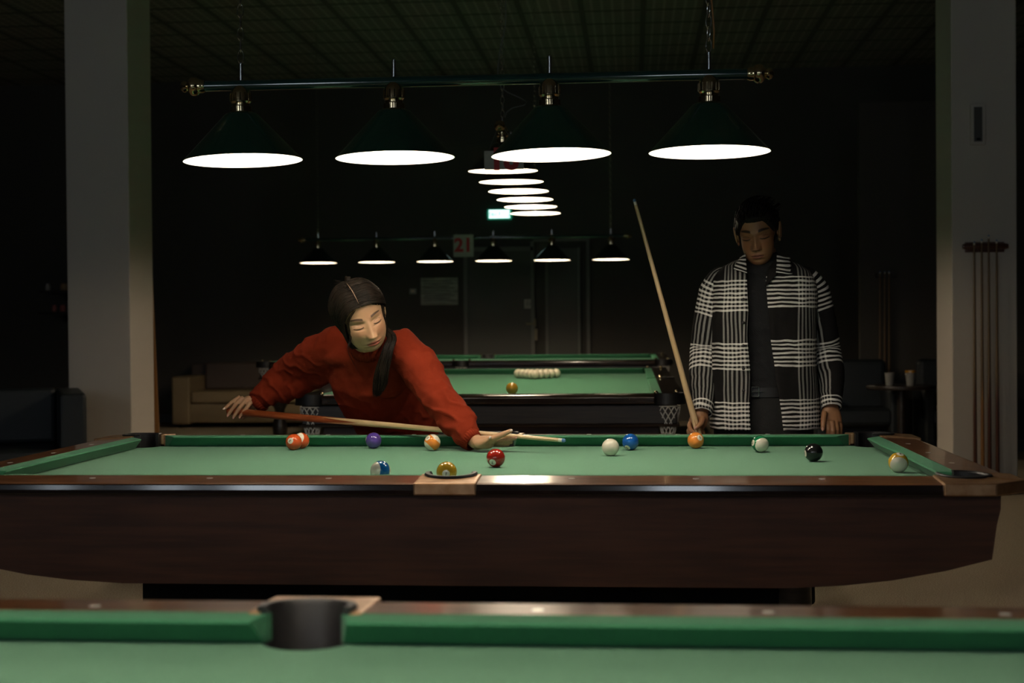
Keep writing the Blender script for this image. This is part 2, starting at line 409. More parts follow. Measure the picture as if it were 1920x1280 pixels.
# ------------------------------------------------------------------ american pool table
A_, B_ = 1.27, .635
NZ, RZT, BZ = .797, .800, .760
def sl(d): return -.0085*max(0, d)/.134
def pool_table(label):
    t = thing('pool_table', label, 'pool table', (0, 0, 0))
    CR, SR = .07, .063; cc = (A_+.045, B_+.045); sc = B_+.058
    # playing surface with pocket cut-outs
    X, Y = A_+.04, B_+.04
    def corner(sx, sy):
        cx, cy = cc; a0 = math.atan2(-math.sqrt(CR**2-(X-cx)**2), X-cx); a1 = math.atan2(Y-cy, -math.sqrt(CR**2-(Y-cy)**2))
        a0 += 2*PI if a0 < 0 else 0; a1 += 2*PI if a1 < 0 else 0
        pts = arc(cx, cy, CR, a0, a1, 14)        # from the x side to the y side
        return [(sx*x, sy*y) for x, y in pts]
    def side(sy):
        d = Y-sc; a = math.asin(d/SR)
        return [(x, sy*y) for x, y in arc(0, sc, SR, -a, -PI+a, 18)]   # right to left
    poly = corner(1, 1)+side(1)+corner(-1, 1)[::-1]+corner(-1, -1)+side(-1)[::-1]+corner(1, -1)[::-1]
    MB().prism(poly, BZ-.03, BZ).build('playing_cloth', M['cloth'], t)
    MB().box((-1.33, -.70, .60), (1.33, .70, .62)).build('underframe', M['black_base'], t)
    # cushions: (distance from nose, z)
    prof = [(.051, RZT), (.012, NZ+.0015), (.002, NZ), (0, NZ-.003), (.004, NZ-.006), (.033, BZ+.001), (.051, BZ+.001)]
    def cushion(ax, s, q0, q1, k0, k1):
        # ax 'x': runs along x at y = s*(B_+d)
        def P_(q, d, z): return (q, s*(B_+d), z) if ax == 'x' else (s*(A_+d), q, z)
        mb = MB(); secs = []
        n = 2
        r0 = [P_(q0-k0*d, d, z) for d, z in prof]; r1 = [P_(q1+k1*d, d, z) for d, z in prof]
        mb.rings([r0, r1]); return mb.build('cushion', M['cushion'], t, bevel=.003)
    for s in (1, -1):
        cushion('x', s, .066, A_-.088, .35, .95); cushion('x', s, -A_+.088, -.066, .95, .35)
        cushion('y', s, -B_+.088, B_-.088, .95, .95)
    # wooden rails
    rp = [(.051, .762), (.051, RZT), (.163, RZT+sl(.112)), (.177, .7905), (.1805, .7880), (.1824, .7760), (.1826, .767), (.179, .7635), (.165, .762)]
    def rail(ax, s, q0, q1, sights):
        o_ = A_ if ax == 'y' else B_
        def P_(q, d, z): return (q, s*(o_+d), z) if ax == 'x' else (s*(o_+d), q, z)
        n = len(rp); mb = MB(); r0 = [P_(q0, d, z) for d, z in rp]; r1 = [P_(q1, d, z) for d, z in rp]
        mb.rings([r0, r1])
        # faces: 1 = top slope, rest of the rounded edge is dark lacquer
        for i in range(n): mb.m[i] = 0 if i in (0, 1, 2) else 1
        o = mb.build('rail', [M['rail'], M['dark_lacquer']], t)
        for f_ in o.data.polygons: f_.use_smooth = False
        for q in sights:
            d = .094; z = RZT+sl(d-.051); c = P_(q, d, z)
            pr = [(c[0]+.0085*math.cos(a), c[1]+.0085*math.sin(a)) for a in [k*PI/6 for k in range(12)]]
            MB().prism(pr, z-.002, z+.0006).build('sight', M['pearl'], o)
    for s in (1, -1):
        rail('x', s, .08, A_-.035, [.3175, .635, .9525]); rail('x', s, -A_+.035, -.08, [-.3175, -.635, -.9525])
        rail('y', s, -B_+.055, B_-.055, [-.3175, 0, .3175])
    # castings with leather liners
    def topz(mb, fn):
        mb.v = [(x, y, z+fn(x, y) if z > .79 else z) for x, y, z in mb.v]
    for sy in (1, -1):
        e = math.asin((B_+.051-sc)/SR)
        pts = [(-.08, B_+.04), (-.08, .826), (.08, .826), (.08, B_+.04), (SR*math.cos(math.asin((B_+.04-sc)/SR)), B_+.04)]
        a = math.asin((B_+.04-sc)/SR)
        pts += arc(0, sc, SR, a, PI-a, 20)[1:]
        mb = MB().prism([(x, sy*y) for x, y in pts], .764, .8035); topz(mb, lambda x, y: sl(abs(y)-.686)*.9)
        c = mb.build('pocket_casting', M['bronze'], t, bevel=.004)
        lm = MB(); aa = -.30; rr = []
        for q in arc(0, 0, 1, aa, PI-aa, 24):
            cx, cy = 0, sc; ux, uy = q
            h = .8045+sl(cy+SR*uy-.686)
            rr.append([(cx+ux*(SR-.010), sy*(cy+uy*(SR-.010)), .66), (cx+ux*(SR-.010), sy*(cy+uy*(SR-.010)), h),
                       (cx+ux*(SR-.006), sy*(cy+uy*(SR-.006)), h+.006), (cx+ux*(SR+.004), sy*(cy+uy*(SR+.004)), h+.006), (cx+ux*(SR+.007), sy*(cy+uy*(SR+.007)), h+.001), (cx+ux*(SR+.001), sy*(cy+uy*(SR+.001)), h-.001), (cx+ux*(SR+.001), sy*(cy+uy*(SR+.001)), .66)])
        lm.rings(rr); lm.prism([(x, sy*y) for x, y in arc(0, sc, SR, 0, 2*PI, 24)[:-1]], .7285, .733)
        lm.build('pocket_liner', M['leather'], c, auto=40)
    for sx in (1, -1):
        for sy in (1, -1):
            cx, cy = cc; R_ = .066; xi, yi = A_+.051, B_+.051
            a0 = math.atan2(-math.sqrt(R_**2-(xi-cx)**2), xi-cx); a1 = math.atan2(yi-cy, -math.sqrt(R_**2-(yi-cy)**2))
            if a1 < 0: a1 += 2*PI
            pts = [(A_-.035, yi), (A_-.035, .825), (1.362, .825), (1.459, .735), (1.459, B_-.055), (xi, B_-.055)]+arc(cx, cy, R_, a0, a1, 24)
            mb = MB().prism([(sx*x, sy*y) for x, y in pts], .764, .8035)
            topz(mb, lambda x, y: min(sl(abs(y)-.686), sl(abs(x)-1.321))*.9)
            c = mb.build('pocket_casting', M['bronze'], t, bevel=.004)
            lm = MB(); rr = []
            for ux, uy in arc(0, 0, 1, a0-.32, a1+.32, 30):
                px_, py_ = cx+ux*R_, cy+uy*R_
                h = .8045+min(sl(py_-.686), sl(px_-1.321))
                g = lambda r_, z: (sx*(cx+ux*r_), sy*(cy+uy*r_), z)
                rr.append([g(R_-.010, .66), g(R_-.010, h), g(R_-.006, h+.004), g(R_+.003, h+.004), g(R_+.005, h+.001), g(R_+.001, h-.001), g(R_+.001, .66)])
            lm.rings(rr); lm.prism([(sx*x, sy*y) for x, y in arc(cx, cy, CR, 0, 2*PI, 24)[:-1]], .7285, .733)
            lm.build('pocket_liner', M['leather'], c, auto=40)
    # cabinet with upswept ends
    out = [(-1.380, .763)]+[(-1.372, .69), (-1.362, .602), (-1.25, .572), (-1.12, .547), (-1.0, .533), (-.86, .525)]
    out = out+[(-x, z) for x, z in out[::-1]]
    yo = lambda z: .79-(.763-z)*.10
    out = [(x, min(z, .728)) for x, z in out]
    mb = MB(); mb.rings([[(x, -yo(z), z) for x, z in out], [(x, yo(z), z) for x, z in out]])
    for s in (1, -1):
        mb.rings([[(x, s*.765, z), (x, s*yo(z), z)] + [(x, s*yo(.763), .763), (x, s*.765, .763)] for x, z in ((-1.380, .7275), (1.380, .7275))])
        mb.box((min(s*1.380, s*1.372), -.765, .7275), (max(s*1.380, s*1.372), .765, .763))
    mb.build('cabinet', M['mahogany'], t)
    MB().box((-.915, -.46, 0), (.90, .46, .526)).build('pedestal', M['black_base'], t)
    for sx in (.93,):
        for sy in (-1, 1):
            MB().lathe([(.045, 0), (.05, .05), (.035, .09), (.048, .14), (.034, .2), (.046, .3), (.036, .36), (.052, .42), (.05, .526)], 14, (sx-.02*(sx > 0), sy*.43, 0), cap=True).build('leg', M['black_wood'], t, auto=40)
    return t
main_table = pool_table('american pool table with green cloth and mahogany cabinet, the balls spread on it')
fore_table = copy_tree(main_table, (.025, -3.145, 0), 'blurred green pool table in the foreground, only its far rail and side pocket showing')

# ------------------------------------------------------------------ russian tables
def russian_table(label, x0, x1, y0, y1, z, mids='y'):
    cx, cy = (x0+x1)/2, (y0+y1)/2
    t = thing('billiard_table', label, 'billiard table', (cx, cy, 0))
    w = .125; cw = .055; bz = z-.042
    ix0, ix1, iy0, iy1 = x0+w, x1-w, y0+w, y1-w
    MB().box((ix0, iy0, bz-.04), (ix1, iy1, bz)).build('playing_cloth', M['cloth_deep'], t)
    g = .095; mg = .075
    def rail_run(P_, q0, q1, e0, e1):
        pr = [(0, z-.045), (0, z-.012), (.012, z), (.10, z+.003), (w, z+.002), (w, z-.05)]
        mb = MB(); mb.rings([[P_(q0, d, zz) for d, zz in pr], [P_(q1, d, zz) for d, zz in pr]]); mb.build('rail', M['black_wood_gloss'], t, bevel=.004)
        cp = [(w, z+.002), (w+cw-.008, z-.001), (w+cw, z-.006), (w+cw-.004, z-.014), (w+cw-.02, bz+.001), (w, bz+.001)]
        k0 = .6 if e0 else .3; k1 = .6 if e1 else .3
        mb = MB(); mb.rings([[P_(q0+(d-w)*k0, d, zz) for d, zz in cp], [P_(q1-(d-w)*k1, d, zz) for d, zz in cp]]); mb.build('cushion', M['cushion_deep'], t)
    runsx = [(x0+w+g*.4, x1-w-g*.4)]; runsy = [(y0+w+g*.4, y1-w-g*.4)]
    if mids == 'x': runsx = [(x0+w+g*.4, cx-mg), (cx+mg, x1-w-g*.4)]
    else: runsy = [(y0+w+g*.4, cy-mg), (cy+mg, y1-w-g*.4)]
    for q0, q1 in runsx:
        rail_run(lambda q, d, zz: (q, y0+d, zz), q0, q1, 1, 1); rail_run(lambda q, d, zz: (q, y1-d, zz), q0, q1, 1, 1)
    for q0, q1 in runsy:
        rail_run(lambda q, d, zz: (x0+d, q, zz), q0, q1, 1, 1); rail_run(lambda q, d, zz: (x1-d, q, zz), q0, q1, 1, 1)
    # pockets: corner plates, rim and net
    def pocket(px, py, ang):
        mb = MB(); R_ = .062
        pts = arc(0, 0, R_, -1.1, 1.1+PI*0, 10)
        rot = Matrix.Rotation(ang, 4, 'Z')
        rr = []
        for q in arc(0, 0, 1, -1.75, 1.75, 16):
            ring = []
            for (r_, zz) in ((R_, z-.05), (R_, z+.004), (R_+.022, z+.006), (R_+.026, z-.05)):
                v = rot @ Vector((q[0]*r_, q[1]*r_, 0)); ring.append((px+v.x, py+v.y, zz))
            rr.append(ring)
        mb.rings(rr); o = mb.build('pocket_rim', M['leather'], t, auto=40)
        for s_ in (-1.7, 1.7):
            v = rot @ Vector((math.cos(s_)*.075, math.sin(s_)*.075, 0))
            MB().ball((px+v.x, py+v.y, z+.006), .012, 10, 6).build('bolt_cap', M['brass'], o, smooth=True)
        nb = MB(); k = 12; H = .15; q0z = z-.06
        for i in range(k):
            for sgn in (1, -1):
                path = []
                for j in range(9):
                    f = j/8; a = 2*PI*(i+sgn*f*3)/k; r_ = R_*(1.0-.5*f**1.3)
                    path.append((px+r_*math.cos(a), py+r_*math.sin(a), q0z-H*f))
                nb.tube(path, .0030, 4, cap=False)
        for f in (0, 1):
            r_ = R_*(1-.5*f); nb.rings([[ (px+(r_+.003*math.cos(b))*math.cos(a), py+(r_+.003*math.cos(b))*math.sin(a), q0z-H*f+.003*math.sin(b)) for b in [i*PI/2 for i in range(4)]] for a in [2*PI*i/16 for i in range(16)]], cap=False, wrap=True)
        nb.build('net', M['net'], o)
    for sx, sy, a in ((x0, y0, -135), (x1, y0, -45), (x0, y1, 135), (x1, y1, 45)):
        pocket(sx+(.095 if sx == x0 else -.095), sy+(.095 if sy == y0 else -.095), a*D2R)
    if mids == 'x':
        pocket(cx, y0+.085, -PI/2); pocket(cx, y1-.085, PI/2)
    else:
        pocket(x0+.085, cy, PI); pocket(x1-.085, cy, 0)
    # apron, moulding and turned legs
    i_ = .05
    MB().box((x0+i_, y0+i_, z-.15), (x1-i_, y1-i_, z-.05)).build('apron', M['black_wood'], t, bevel=.006)
    MB().box((x0+i_-.012, y0+i_-.012, z-.162), (x1-i_+.012, y1-i_+.012, z-.148)).build('moulding', M['black_wood_gloss'], t, bevel=.005)
    MB().box((x0+.14, y0+.14, z-.26), (x1-.14, y1-.14, z-.162)).build('frame', M['mahogany'], t)
    nx, ny = (3, 2) if mids == 'x' else (2, 3)
    for i in range(nx):
        for j in range(ny):
            lx = x0+.2+(x1-x0-.4)*i/(nx-1); ly = y0+.2+(y1-y0-.4)*j/(ny-1)
            MB().lathe([(.055, 0), (.06, .03), (.04, .06), (.06, .12), (.07, .25), (.05, .33), (.045, .40), (.075, .46), (.08, .5), (.08, z-.26)], 16, (lx, ly, 0), cap=True).build('leg', M['black_wood'], t, auto=40)
    return t
M['black_wood_gloss'] = mat('polished dark wood', (.03, .018, .012), .16, coat=.9)
add_noise(M['black_wood_gloss'], (.018, .011, .008), (.045, .026, .016), 9, stretch=(.6, 5, 9), detail=6)
T2 = (-1.26, .745, 2.70, 7.05, .84)
T3 = (-3.05, .84, 8.6, 11.2, .86)
russian_table('long dark russian billiard table behind the woman, with a pyramid of white balls', *T2, mids='y')
russian_table('farthest billiard table, set crosswise under the row of six lamps', *T3, mids='x')
zb = .84-.042+.034
p = WZ(960, 728, zb); tag(MB().ball((p.x, p.y, zb), .034, 32, 20).build('billiard_ball', M['amber_ball'], smooth=True), 'ochre yellow ball alone on the table behind, in front of the white pyramid', 'billiard ball')
ap = WZ(1003, 702, zb); ap.y -= 0
k = 0
_b = None
rowlab = ['front tip', 'second row', 'third row', 'fourth row', 'back row']
for r_ in range(5):
    for c_ in range(r_+1):
        x = ap.x+(c_-r_/2)*.0695; y = ap.y+r_*.0602
        if _b is None:
            o = MB().ball((0, 0, 0), .034, 24, 16).build('billiard_ball', M['ivory_aged'], smooth=True); _b = o
        else:
            o = _b.copy(); C.objects.link(o)
        o.location = (x, y, zb)
        nm = ['']*5
        pos = {0: 'at the very tip'}.get(r_) or ('%s ball of the %s' % (['leftmost', 'second', 'third', 'fourth', 'fifth'][c_] if c_ < r_ else 'rightmost', rowlab[r_]))
        tag(o, 'ivory ball of the pyramid on the table behind, %s' % pos, 'billiard ball', 'pyramid of ivory billiard balls')
# ------------------------------------------------------------------ hanging lamps
def chain_mesh(p, z0, z1, link=.036, r=.0019, w=.0095):
    mb = MB(); z = z0; k = 0
    while z < z1:
        rs = []; a0 = (k % 2)*PI/2+.4
        n = 12
        for i in range(n):
            a = 2*PI*i/n; c_ = Vector((math.cos(a0)*math.cos(a)*w, math.sin(a0)*math.cos(a)*w, math.sin(a)*(link/2+.004)))
            cdir = Vector((math.cos(a0)*math.cos(a), math.sin(a0)*math.cos(a), math.sin(a))).normalized(); nd_ = Vector((-math.sin(a0), math.cos(a0), 0))
            ctr = Vector((p[0], p[1], z+link/2))+c_
            rs.append([ctr+(cdir*math.cos(b)+nd_*math.sin(b))*r for b in [q*PI/2 for q in range(4)]])
        mb.rings(rs, cap=False, wrap=True); z += link; k += 1
    return mb
def lamp_bar(name, label, pts, zr, rr, hc, bar_z, bar_r, ax, ends, chains, watt, mshade, mbar, tilts, wires=(), n=40, pan=None):
    """pts: shade centres (x, y); ax: unit axis; ends: how far the bar runs past the end shades"""
    c0 = Vector((*pts[0], 0)); c1 = Vector((*pts[-1], 0)); ax = Vector(ax)
    t = thing(name, label, 'hanging lamp', ((c0.x+c1.x)/2, (c0.y+c1.y)/2, bar_z))
    a = c0-ax*ends; b = c1+ax*ends; a.z = b.z = bar_z
    MB().tube([a, b], bar_r, 20).build('bar', mbar, t, auto=40)
    for e, s in ((a, -1), (b, 1)):
        R4 = ax.to_track_quat('Z', 'Y').to_matrix().to_4x4() if s > 0 else (-ax).to_track_quat('Z', 'Y').to_matrix().to_4x4()
        k = bar_r/.0165
        pr = [(.018, -.02), (.021, -.012), (.021, 0), (.026, .004), (.029, .010), (.029, .022), (.025, .028), (.019, .032), (.014, .038), (.019, .046), (.016, .054), (.006, .060), (.0001, .062)]
        MB().lathe([(r_*k, z_*k) for r_, z_ in pr], 20, e, R4).build('end_finial', M['brass'], t, auto=40)
    for i, (x, y) in enumerate(pts):
        tl = Matrix.Rotation(tilts[i % len(tilts)], 4, 'Y') if abs(ax.x) > .5 else Matrix.Rotation(tilts[i % len(tilts)], 4, 'X')
        # rotate about the top of the neck
        piv = Matrix.Translation((x, y, zr+hc)) @ tl @ Matrix.Translation((0, 0, -hc))
        outer = [(.034, hc), (.048, hc-.003), (.056, hc-.010), (rr-.004, .005), (rr, 0)]
        inner = [(rr-.0015, 0), (rr-.006, .006), (.054, hc-.014), (.046, hc-.008), (.034, hc-.005)]
        mb = MB(); rs = []
        for r_, z_ in outer+inner:
            rs.append([piv @ Vector((r_*math.cos(2*PI*k/n), r_*math.sin(2*PI*k/n), z_)) for k in range(n)])
        mb.rings(rs, cap=False, wrap=True)
        per = n
        for fi in range(len(mb.m)): mb.m[fi] = 1 if 4 <= fi//per <= 8 else 0
        sh = mb.build('shade', [mshade, M['shade_white']], t, auto=50)
        k = 1
        pr = [(.0001, hc+.085), (.018, hc+.083), (.028, hc+.072), (.032, hc+.060), (.0325, hc+.034), (.028, hc+.028), (.028, hc+.022), (.035, hc+.018), (.035, hc+.002), (.040, hc-.002), (.033, hc-.004)]
        MB().lathe(pr, 28, (0, 0, 0), piv).build('lamp_socket', M['brass'], t, auto=35)
        rib = MB()
        if n > 30:
            for q in range(14):
                aa = 2*PI*q/14; rib.tube([piv @ Vector((.0325*math.cos(aa), .0325*math.sin(aa), z_)) for z_ in (hc+.036, hc+.060)], .0022, 5)
            rib.build('socket_ribs', M['brass'], C.objects['lamp_socket'] if False else sh)
        MB().tube([(x, y, bar_z+bar_r), (x, y, bar_z+.068)], .0062, 12).ball((x, y, bar_z+.070), .005, 8, 6).build('stem', M['chrome'], t, auto=40)
        MB().lathe([(.004, hc-.01), (.013, hc-.012), (.013, hc-.018), (.022, hc-.032), (.024, hc-.044), (.018, hc-.054), (.0001, hc-.060)], 16, (0, 0, 0), piv).build('bulb', M['bulb'], sh, smooth=True)
        ld = bpy.data.lights.new('bulb_light', 'POINT'); ld.energy = watt; ld.color = LAMP_COL if mshade is M['shade_green'] else LAMP2_COL; ld.shadow_soft_size = .022
        lo = bpy.data.objects.new('bulb_light', ld); C.objects.link(lo)
        lo.location = piv @ Vector((0, 0, hc-(LIGHT_UP if abs(ax.x) > .5 else .116))); lo.parent = t; lo.matrix_parent_inverse = ROOTM[t.name].inverted()
    for i in chains:
        x, y = pts[i]
        chain_mesh((x, y), bar_z+.072, RZ).build('chain', M['chrome'], t, auto=60)
    for w_, col in wires: MB().tube(w_, .0028, 6).build('cable', col, t, smooth=True)
    return t
LIGHT_UP = .092
M['bulb'] = mat('warm bulb glass', (1, .95, .85), .4)
bsdf(M['bulb']).inputs['Emission Color'].default_value = (1, .86, .66, 1); bsdf(M['bulb']).inputs['Emission Strength'].default_value = 5
mx = [-.743, -.258, .227, .714]
cab = [(.714+.012+.004*math.sin(z*25), -.004+.004*math.cos(z*31), z) for z in np.linspace(2.03, 3.2, 24)]
pl = lamp_bar('pool_lamp', 'large green four-shade lamp hanging over the near pool table', [(x, 0) for x in mx], 1.715, .186, .150, 1.951, .0165, (1, 0, 0), .135, (0, 3),
         LAMP_W, M['shade_green'], M['bar_green'], [-0.03, -.012, -.02, .0], wires=[(cab, M['amber_wire'])])
def copy_lamp(root, delta, label):
    r = root.copy(); C.objects.link(r); r.location = Vector(root.location)+Vector(delta); r['label'] = label
    for ch in list(root.children):
        c = ch.copy(); C.objects.link(c); c.parent = r; c.matrix_parent_inverse = ch.matrix_parent_inverse.copy()
        for g in list(ch.children): d = g.copy(); C.objects.link(d); d.parent = c
    return r
copy_lamp(pl, (0, -3.19, 0), 'green four-shade lamp hanging over the foreground table')
sc_u = [943, 956.5, 970.5, 983, 992.5, 1004]; sc_v = [328, 346, 360, 373, 383.5, 392]; sc_w = [132, 122, 115, 108, 101, 95]
pp = []
for u, v, w in zip(sc_u, sc_v, sc_w):
    Y = .372*FPX/w-4.38; p = W(u, v, Y); pp.append((p.x, p.y, p.z))
y0, y1 = pp[0][1], pp[-1][1]; x0_, x1_ = pp[0][0], pp[-1][0]; z2 = sum(p[2] for p in pp)/6
pts2 = [(x0_+(x1_-x0_)*i/5, y0+(y1-y0)*i/5) for i in range(6)]
axv = Vector((pts2[-1][0]-pts2[0][0], pts2[-1][1]-pts2[0][1], 0)).normalized()
cx, cy = pts2[0]; bz2 = W(942, 237, cy-.16).z
ctr = lambda u, v: W(u, v, cy)
wire2 = [ctr(*q) for q in [(947, 222), (950, 212), (962, 203), (984, 198), (988, 192), (975, 184), (952, 174), (940, 166), (935, 148), (934, 130), (937, 100), (945, 70), (949, 40), (949, -10), (948, -60), (948, -120)]]
wire2 = [Vector((q.x, q.y-.02, q.z)) for q in wire2]
lamp_bar('billiard_lamp', 'lamp row pointing away from the camera over the table behind, shades overlapping', pts2, z2, .186, .150, bz2, .0165, axv, .16, (0, 5),
         LAMP2_W, M['shade_dark'], M['bar_green'], [.03, .02, 0, 0, 0, 0], wires=[(wire2, M['wire'])], n=32)
Y3 = 9.9
u3 = [597, 706.5, 815.5, 925.5, 1035, 1145.5]; v3 = [492, 491.5, 491, 490, 488, 485.5]
q3 = [W(u, v, Y3) for u, v in zip(u3, v3)]; z3 = sum(q.z for q in q3)/6
lamp_bar('billiard_lamp', 'farthest lamp row of six shades hanging level over the crosswise table', [(q.x, Y3) for q in q3], z3, .186, .150, z3+.236, .0165, (1, 0, 0), .15, (0, 5),
         LAMP2_W, M['shade_dark'], M['bar_green'], [0], n=32)

# number boards hung by the lamps
def num_board(label, txt, u0, v0, u1, v1, Y, tilt, tsz, bar):
    a = W(u0, v0, Y); b = W(u1, v1, Y); cx, cz = (a.x+b.x)/2, (a.z+b.z)/2; w = abs(b.x-a.x)/2; h = abs(a.z-b.z)/2
    t = thing('number_board', label, 'number sign', (cx, Y, cz))
    R = Matrix.Translation((cx, Y, cz)) @ Matrix.Rotation(tilt, 4, 'X')
    mb = MB().box((-w, -.004, -h), (w, .004, h)); mb.v = [tuple(R @ Vector(p)) for p in mb.v]
    mb.build('board', M['sign_white'], t, bevel=.001)
    vs, fs = text_mesh(txt, tsz, .007)
    MB_ = MB(); MB_.add([tuple(R @ Vector((x, -.0052, y))) for x, y, z in vs], fs); MB_.build('digits', M['sign_red'], t, fix=False)
    for s in (-.7, .7):
        p0 = R @ Vector((s*w, 0, h)); MB().tube([p0, (p0.x, p0.y, p0.z+.02), (p0.x if bar[0] is None else bar[0]+s*.02, bar[1], bar[2])], .0015, 5).build('hook', M['wire'], t)
num_board('white board with red number 21 hanging among the farthest lamps', '21', 850, 440, 888, 481, Y3-.12, 0, .185, (None, Y3, z3+.236))
num_board('dim board with red number 18 hanging on the first shade of the lengthwise lamp row', '18', 908, 283, 982, 317, cy-.25, .12, .15, (cx, cy-.12, bz2))

# ------------------------------------------------------------------ cues
def cue_mesh(name, label, butt, tip, L=1.47, parent=None, group=None, buttm=None, r0=.0145, r1=.0063, buttlen=.46, n=20, shaftm=None):
    butt = Vector(butt); tip = Vector(tip); d = (tip-butt).normalized(); L = (tip-butt).length
    t = bpy.data.objects.new(name, None); C.objects.link(t)
    R = d.to_track_quat('Z', 'Y').to_matrix().to_4x4(); t.matrix_world = Matrix.Translation(butt) @ R
    t.location = butt; t.rotation_mode = 'XYZ'; t.rotation_euler = R.to_euler()
    tag(t, label, 'cue stick', group)
    rad = lambda z: r0+(r1-r0)*min(1, max(0, (z/L)))**.95
    # butt with pointed splices running into the pale shaft
    z0, z1 = buttlen*L/1.47, (buttlen+.17)*L/1.47
    pr = [(.0001, 0), (r0*.8, .002), (r0, .012), (rad(.2), .2), (rad(z0), z0), (rad(z1), z1)]
    def ringat(z, r): return [Vector((r*math.cos(2*PI*k/n), r*math.sin(2*PI*k/n), z)) for k in range(n)]
    mb = MB(); mb.rings([ringat(z, r) for r, z in pr[:-1]], cap=True)
    # splice points: 4 of butt wood
    ring0 = ringat(z0, rad(z0)*1.002)
    def q_(ob): ob.parent = t; return ob
    for s in range(4):
        a = 2*PI*s/4; rs = []
        for j in range(9):
            f = j/8; z = z0+(z1-z0)*f; hw = (PI/4)*(1-f)+.002
            r = rad(z)*1.012
            rs.append([Vector((r*math.cos(a+hw*x), r*math.sin(a+hw*x), z)) for x in (-1, -.6, -.2, .2, .6, 1)]+[Vector((r*.8*math.cos(a+hw*x), r*.8*math.sin(a+hw*x), z)) for x in (1, -1)])
        mb.rings(rs)
    q_(mb.build('butt', buttm or M['butt_red'], auto=40))
    q_(MB().rings([ringat(z, rad(z)) for z in (z0, (z0+z1)/2, z1, L*.7, L*.9, L-.024)], cap=True).build('shaft', shaftm or M['maple'], auto=40))
    q_(MB().rings([ringat(z, r1*1.02) for z in (L-.026, L-.011)], cap=True).build('ferrule', M['ivory'], auto=40))
    q_(MB().rings([ringat(L-.011, r1), ringat(L-.004, r1), ringat(L, r1*.6)], cap=True).build('tip', M['chalk_tip'], auto=40))
    return t
CUE_TIP = Vector((.25, .35, .806)); CUE_DIR = (Vector((-1.090, 1.0, .868))-CUE_TIP).normalized(); CUE_BUTT = CUE_TIP+CUE_DIR*1.485
cue_mesh('cue_stick', 'cue with red-brown butt held low over the table by the woman in red', CUE_BUTT, CUE_TIP, r0=.0155)
MAN_Y = 1.2
mtip = W(1189, 373, MAN_Y-.12); mh = W(1303, 790, MAN_Y-.13)
md_ = (mh-mtip).normalized(); mbutt = mtip+md_*1.46
cue_mesh('cue_stick', 'tall cue held upright in the right hand of the man in the checked shirt', mbutt, mtip, buttm=M['amber_splice'], r0=.0165, buttlen=.43, r1=.0062)

# wall rack on the right pillar with four cues
rk = thing('cue_rack', 'dark wooden cue rack fixed on the right pillar', 'cue rack', W(1845, 462, PY))
z_r = W(1845, 462, PY).z; xa_ = W(1803, 462, PY).x; xb_ = W(1888, 462, PY).x
mb = MB(); mb.tube([(xa_, PY-.03, z_r), (xa_+.03, PY-.03, z_r), (xb_-.03, PY-.03, z_r), (xb_, PY-.03, z_r)], [.016, .022, .022, .016], 12); mb.build('clip_rail', M['butt_dark'], rk, auto=40)
MB().box((xa_+.02, PY-.012, z_r-.04), (xb_-.02, PY-.001, z_r+.03)).build('back_plate', M['butt_dark'], rk, bevel=.004)
MB().box((xa_, PY-.11, .0), (xb_, PY-.015, .09)).build('foot_shelf', M['butt_dark'], rk, bevel=.005)
names = ['leftmost cue in the rack on the right pillar', 'second cue from the left in the rack on the right pillar, honey coloured butt', 'tallest cue in the rack on the right pillar, third from the left', 'rightmost cue in the rack on the right pillar']
for (u, vt), nm, bmm in zip(((1827, 452), (1841, 448), (1854, 440), (1869, 449)), names, ('butt_dark', 'amber_splice', 'butt_dark', 'butt_dark')):
    p = W(u, vt, PY-.075); cue_mesh('cue_stick', nm, (p.x, PY-.075, .09), (p.x+.002, PY-.062, p.z), buttm=M[bmm], group='cues in the rack on the right pillar', n=12, shaftm=M['maple_dim'])
# vent box on the right pillar
vb = thing('electrical_box', 'narrow pale framed box high on the right pillar', 'electrical', W(1832, 234, PY))  # an electrical box: frame, cover and latch
a = W(1818, 196, PY); b = W(1846, 272, PY)
MB().box((a.x, PY-.03, b.z), (b.x, PY-.001, a.z)).build('frame', M['plaster'], vb, bevel=.004)
MB().box((a.x+.022, PY-.034, b.z+.022), (b.x-.022, PY-.028, a.z-.022)).build('cover', M['baseboard'], vb)
MB().box(((a.x+b.x)/2-.012, PY-.042, b.z+.03), ((a.x+b.x)/2+.012, PY-.034, b.z+.045)).build('latch', M['black_base'], vb)

# cue leaning behind the left pillar
pt = W(289, 600, PY+.62); pb = W(300, 850, PY+.62)
t_ = thing('wooden_board', 'slim brown wooden board leaning behind the left pillar', 'board', (pb.x, PY+.62, 0))
d_ = (pb-pt).normalized(); q1 = pb+d_*((pb.z-.02)/-d_.z); q0 = pt-d_*.55
w_ = .055
mb = MB(); mb.rings([[(q.x-w_*.0, q.y-.012, q.z), (q.x-w_*1.6, q.y-.012, q.z), (q.x-w_*1.6, q.y+.012, q.z), (q.x, q.y+.012, q.z)] for q in (q1, q0)]); mb.build('plank', M['amber_splice'], t_)

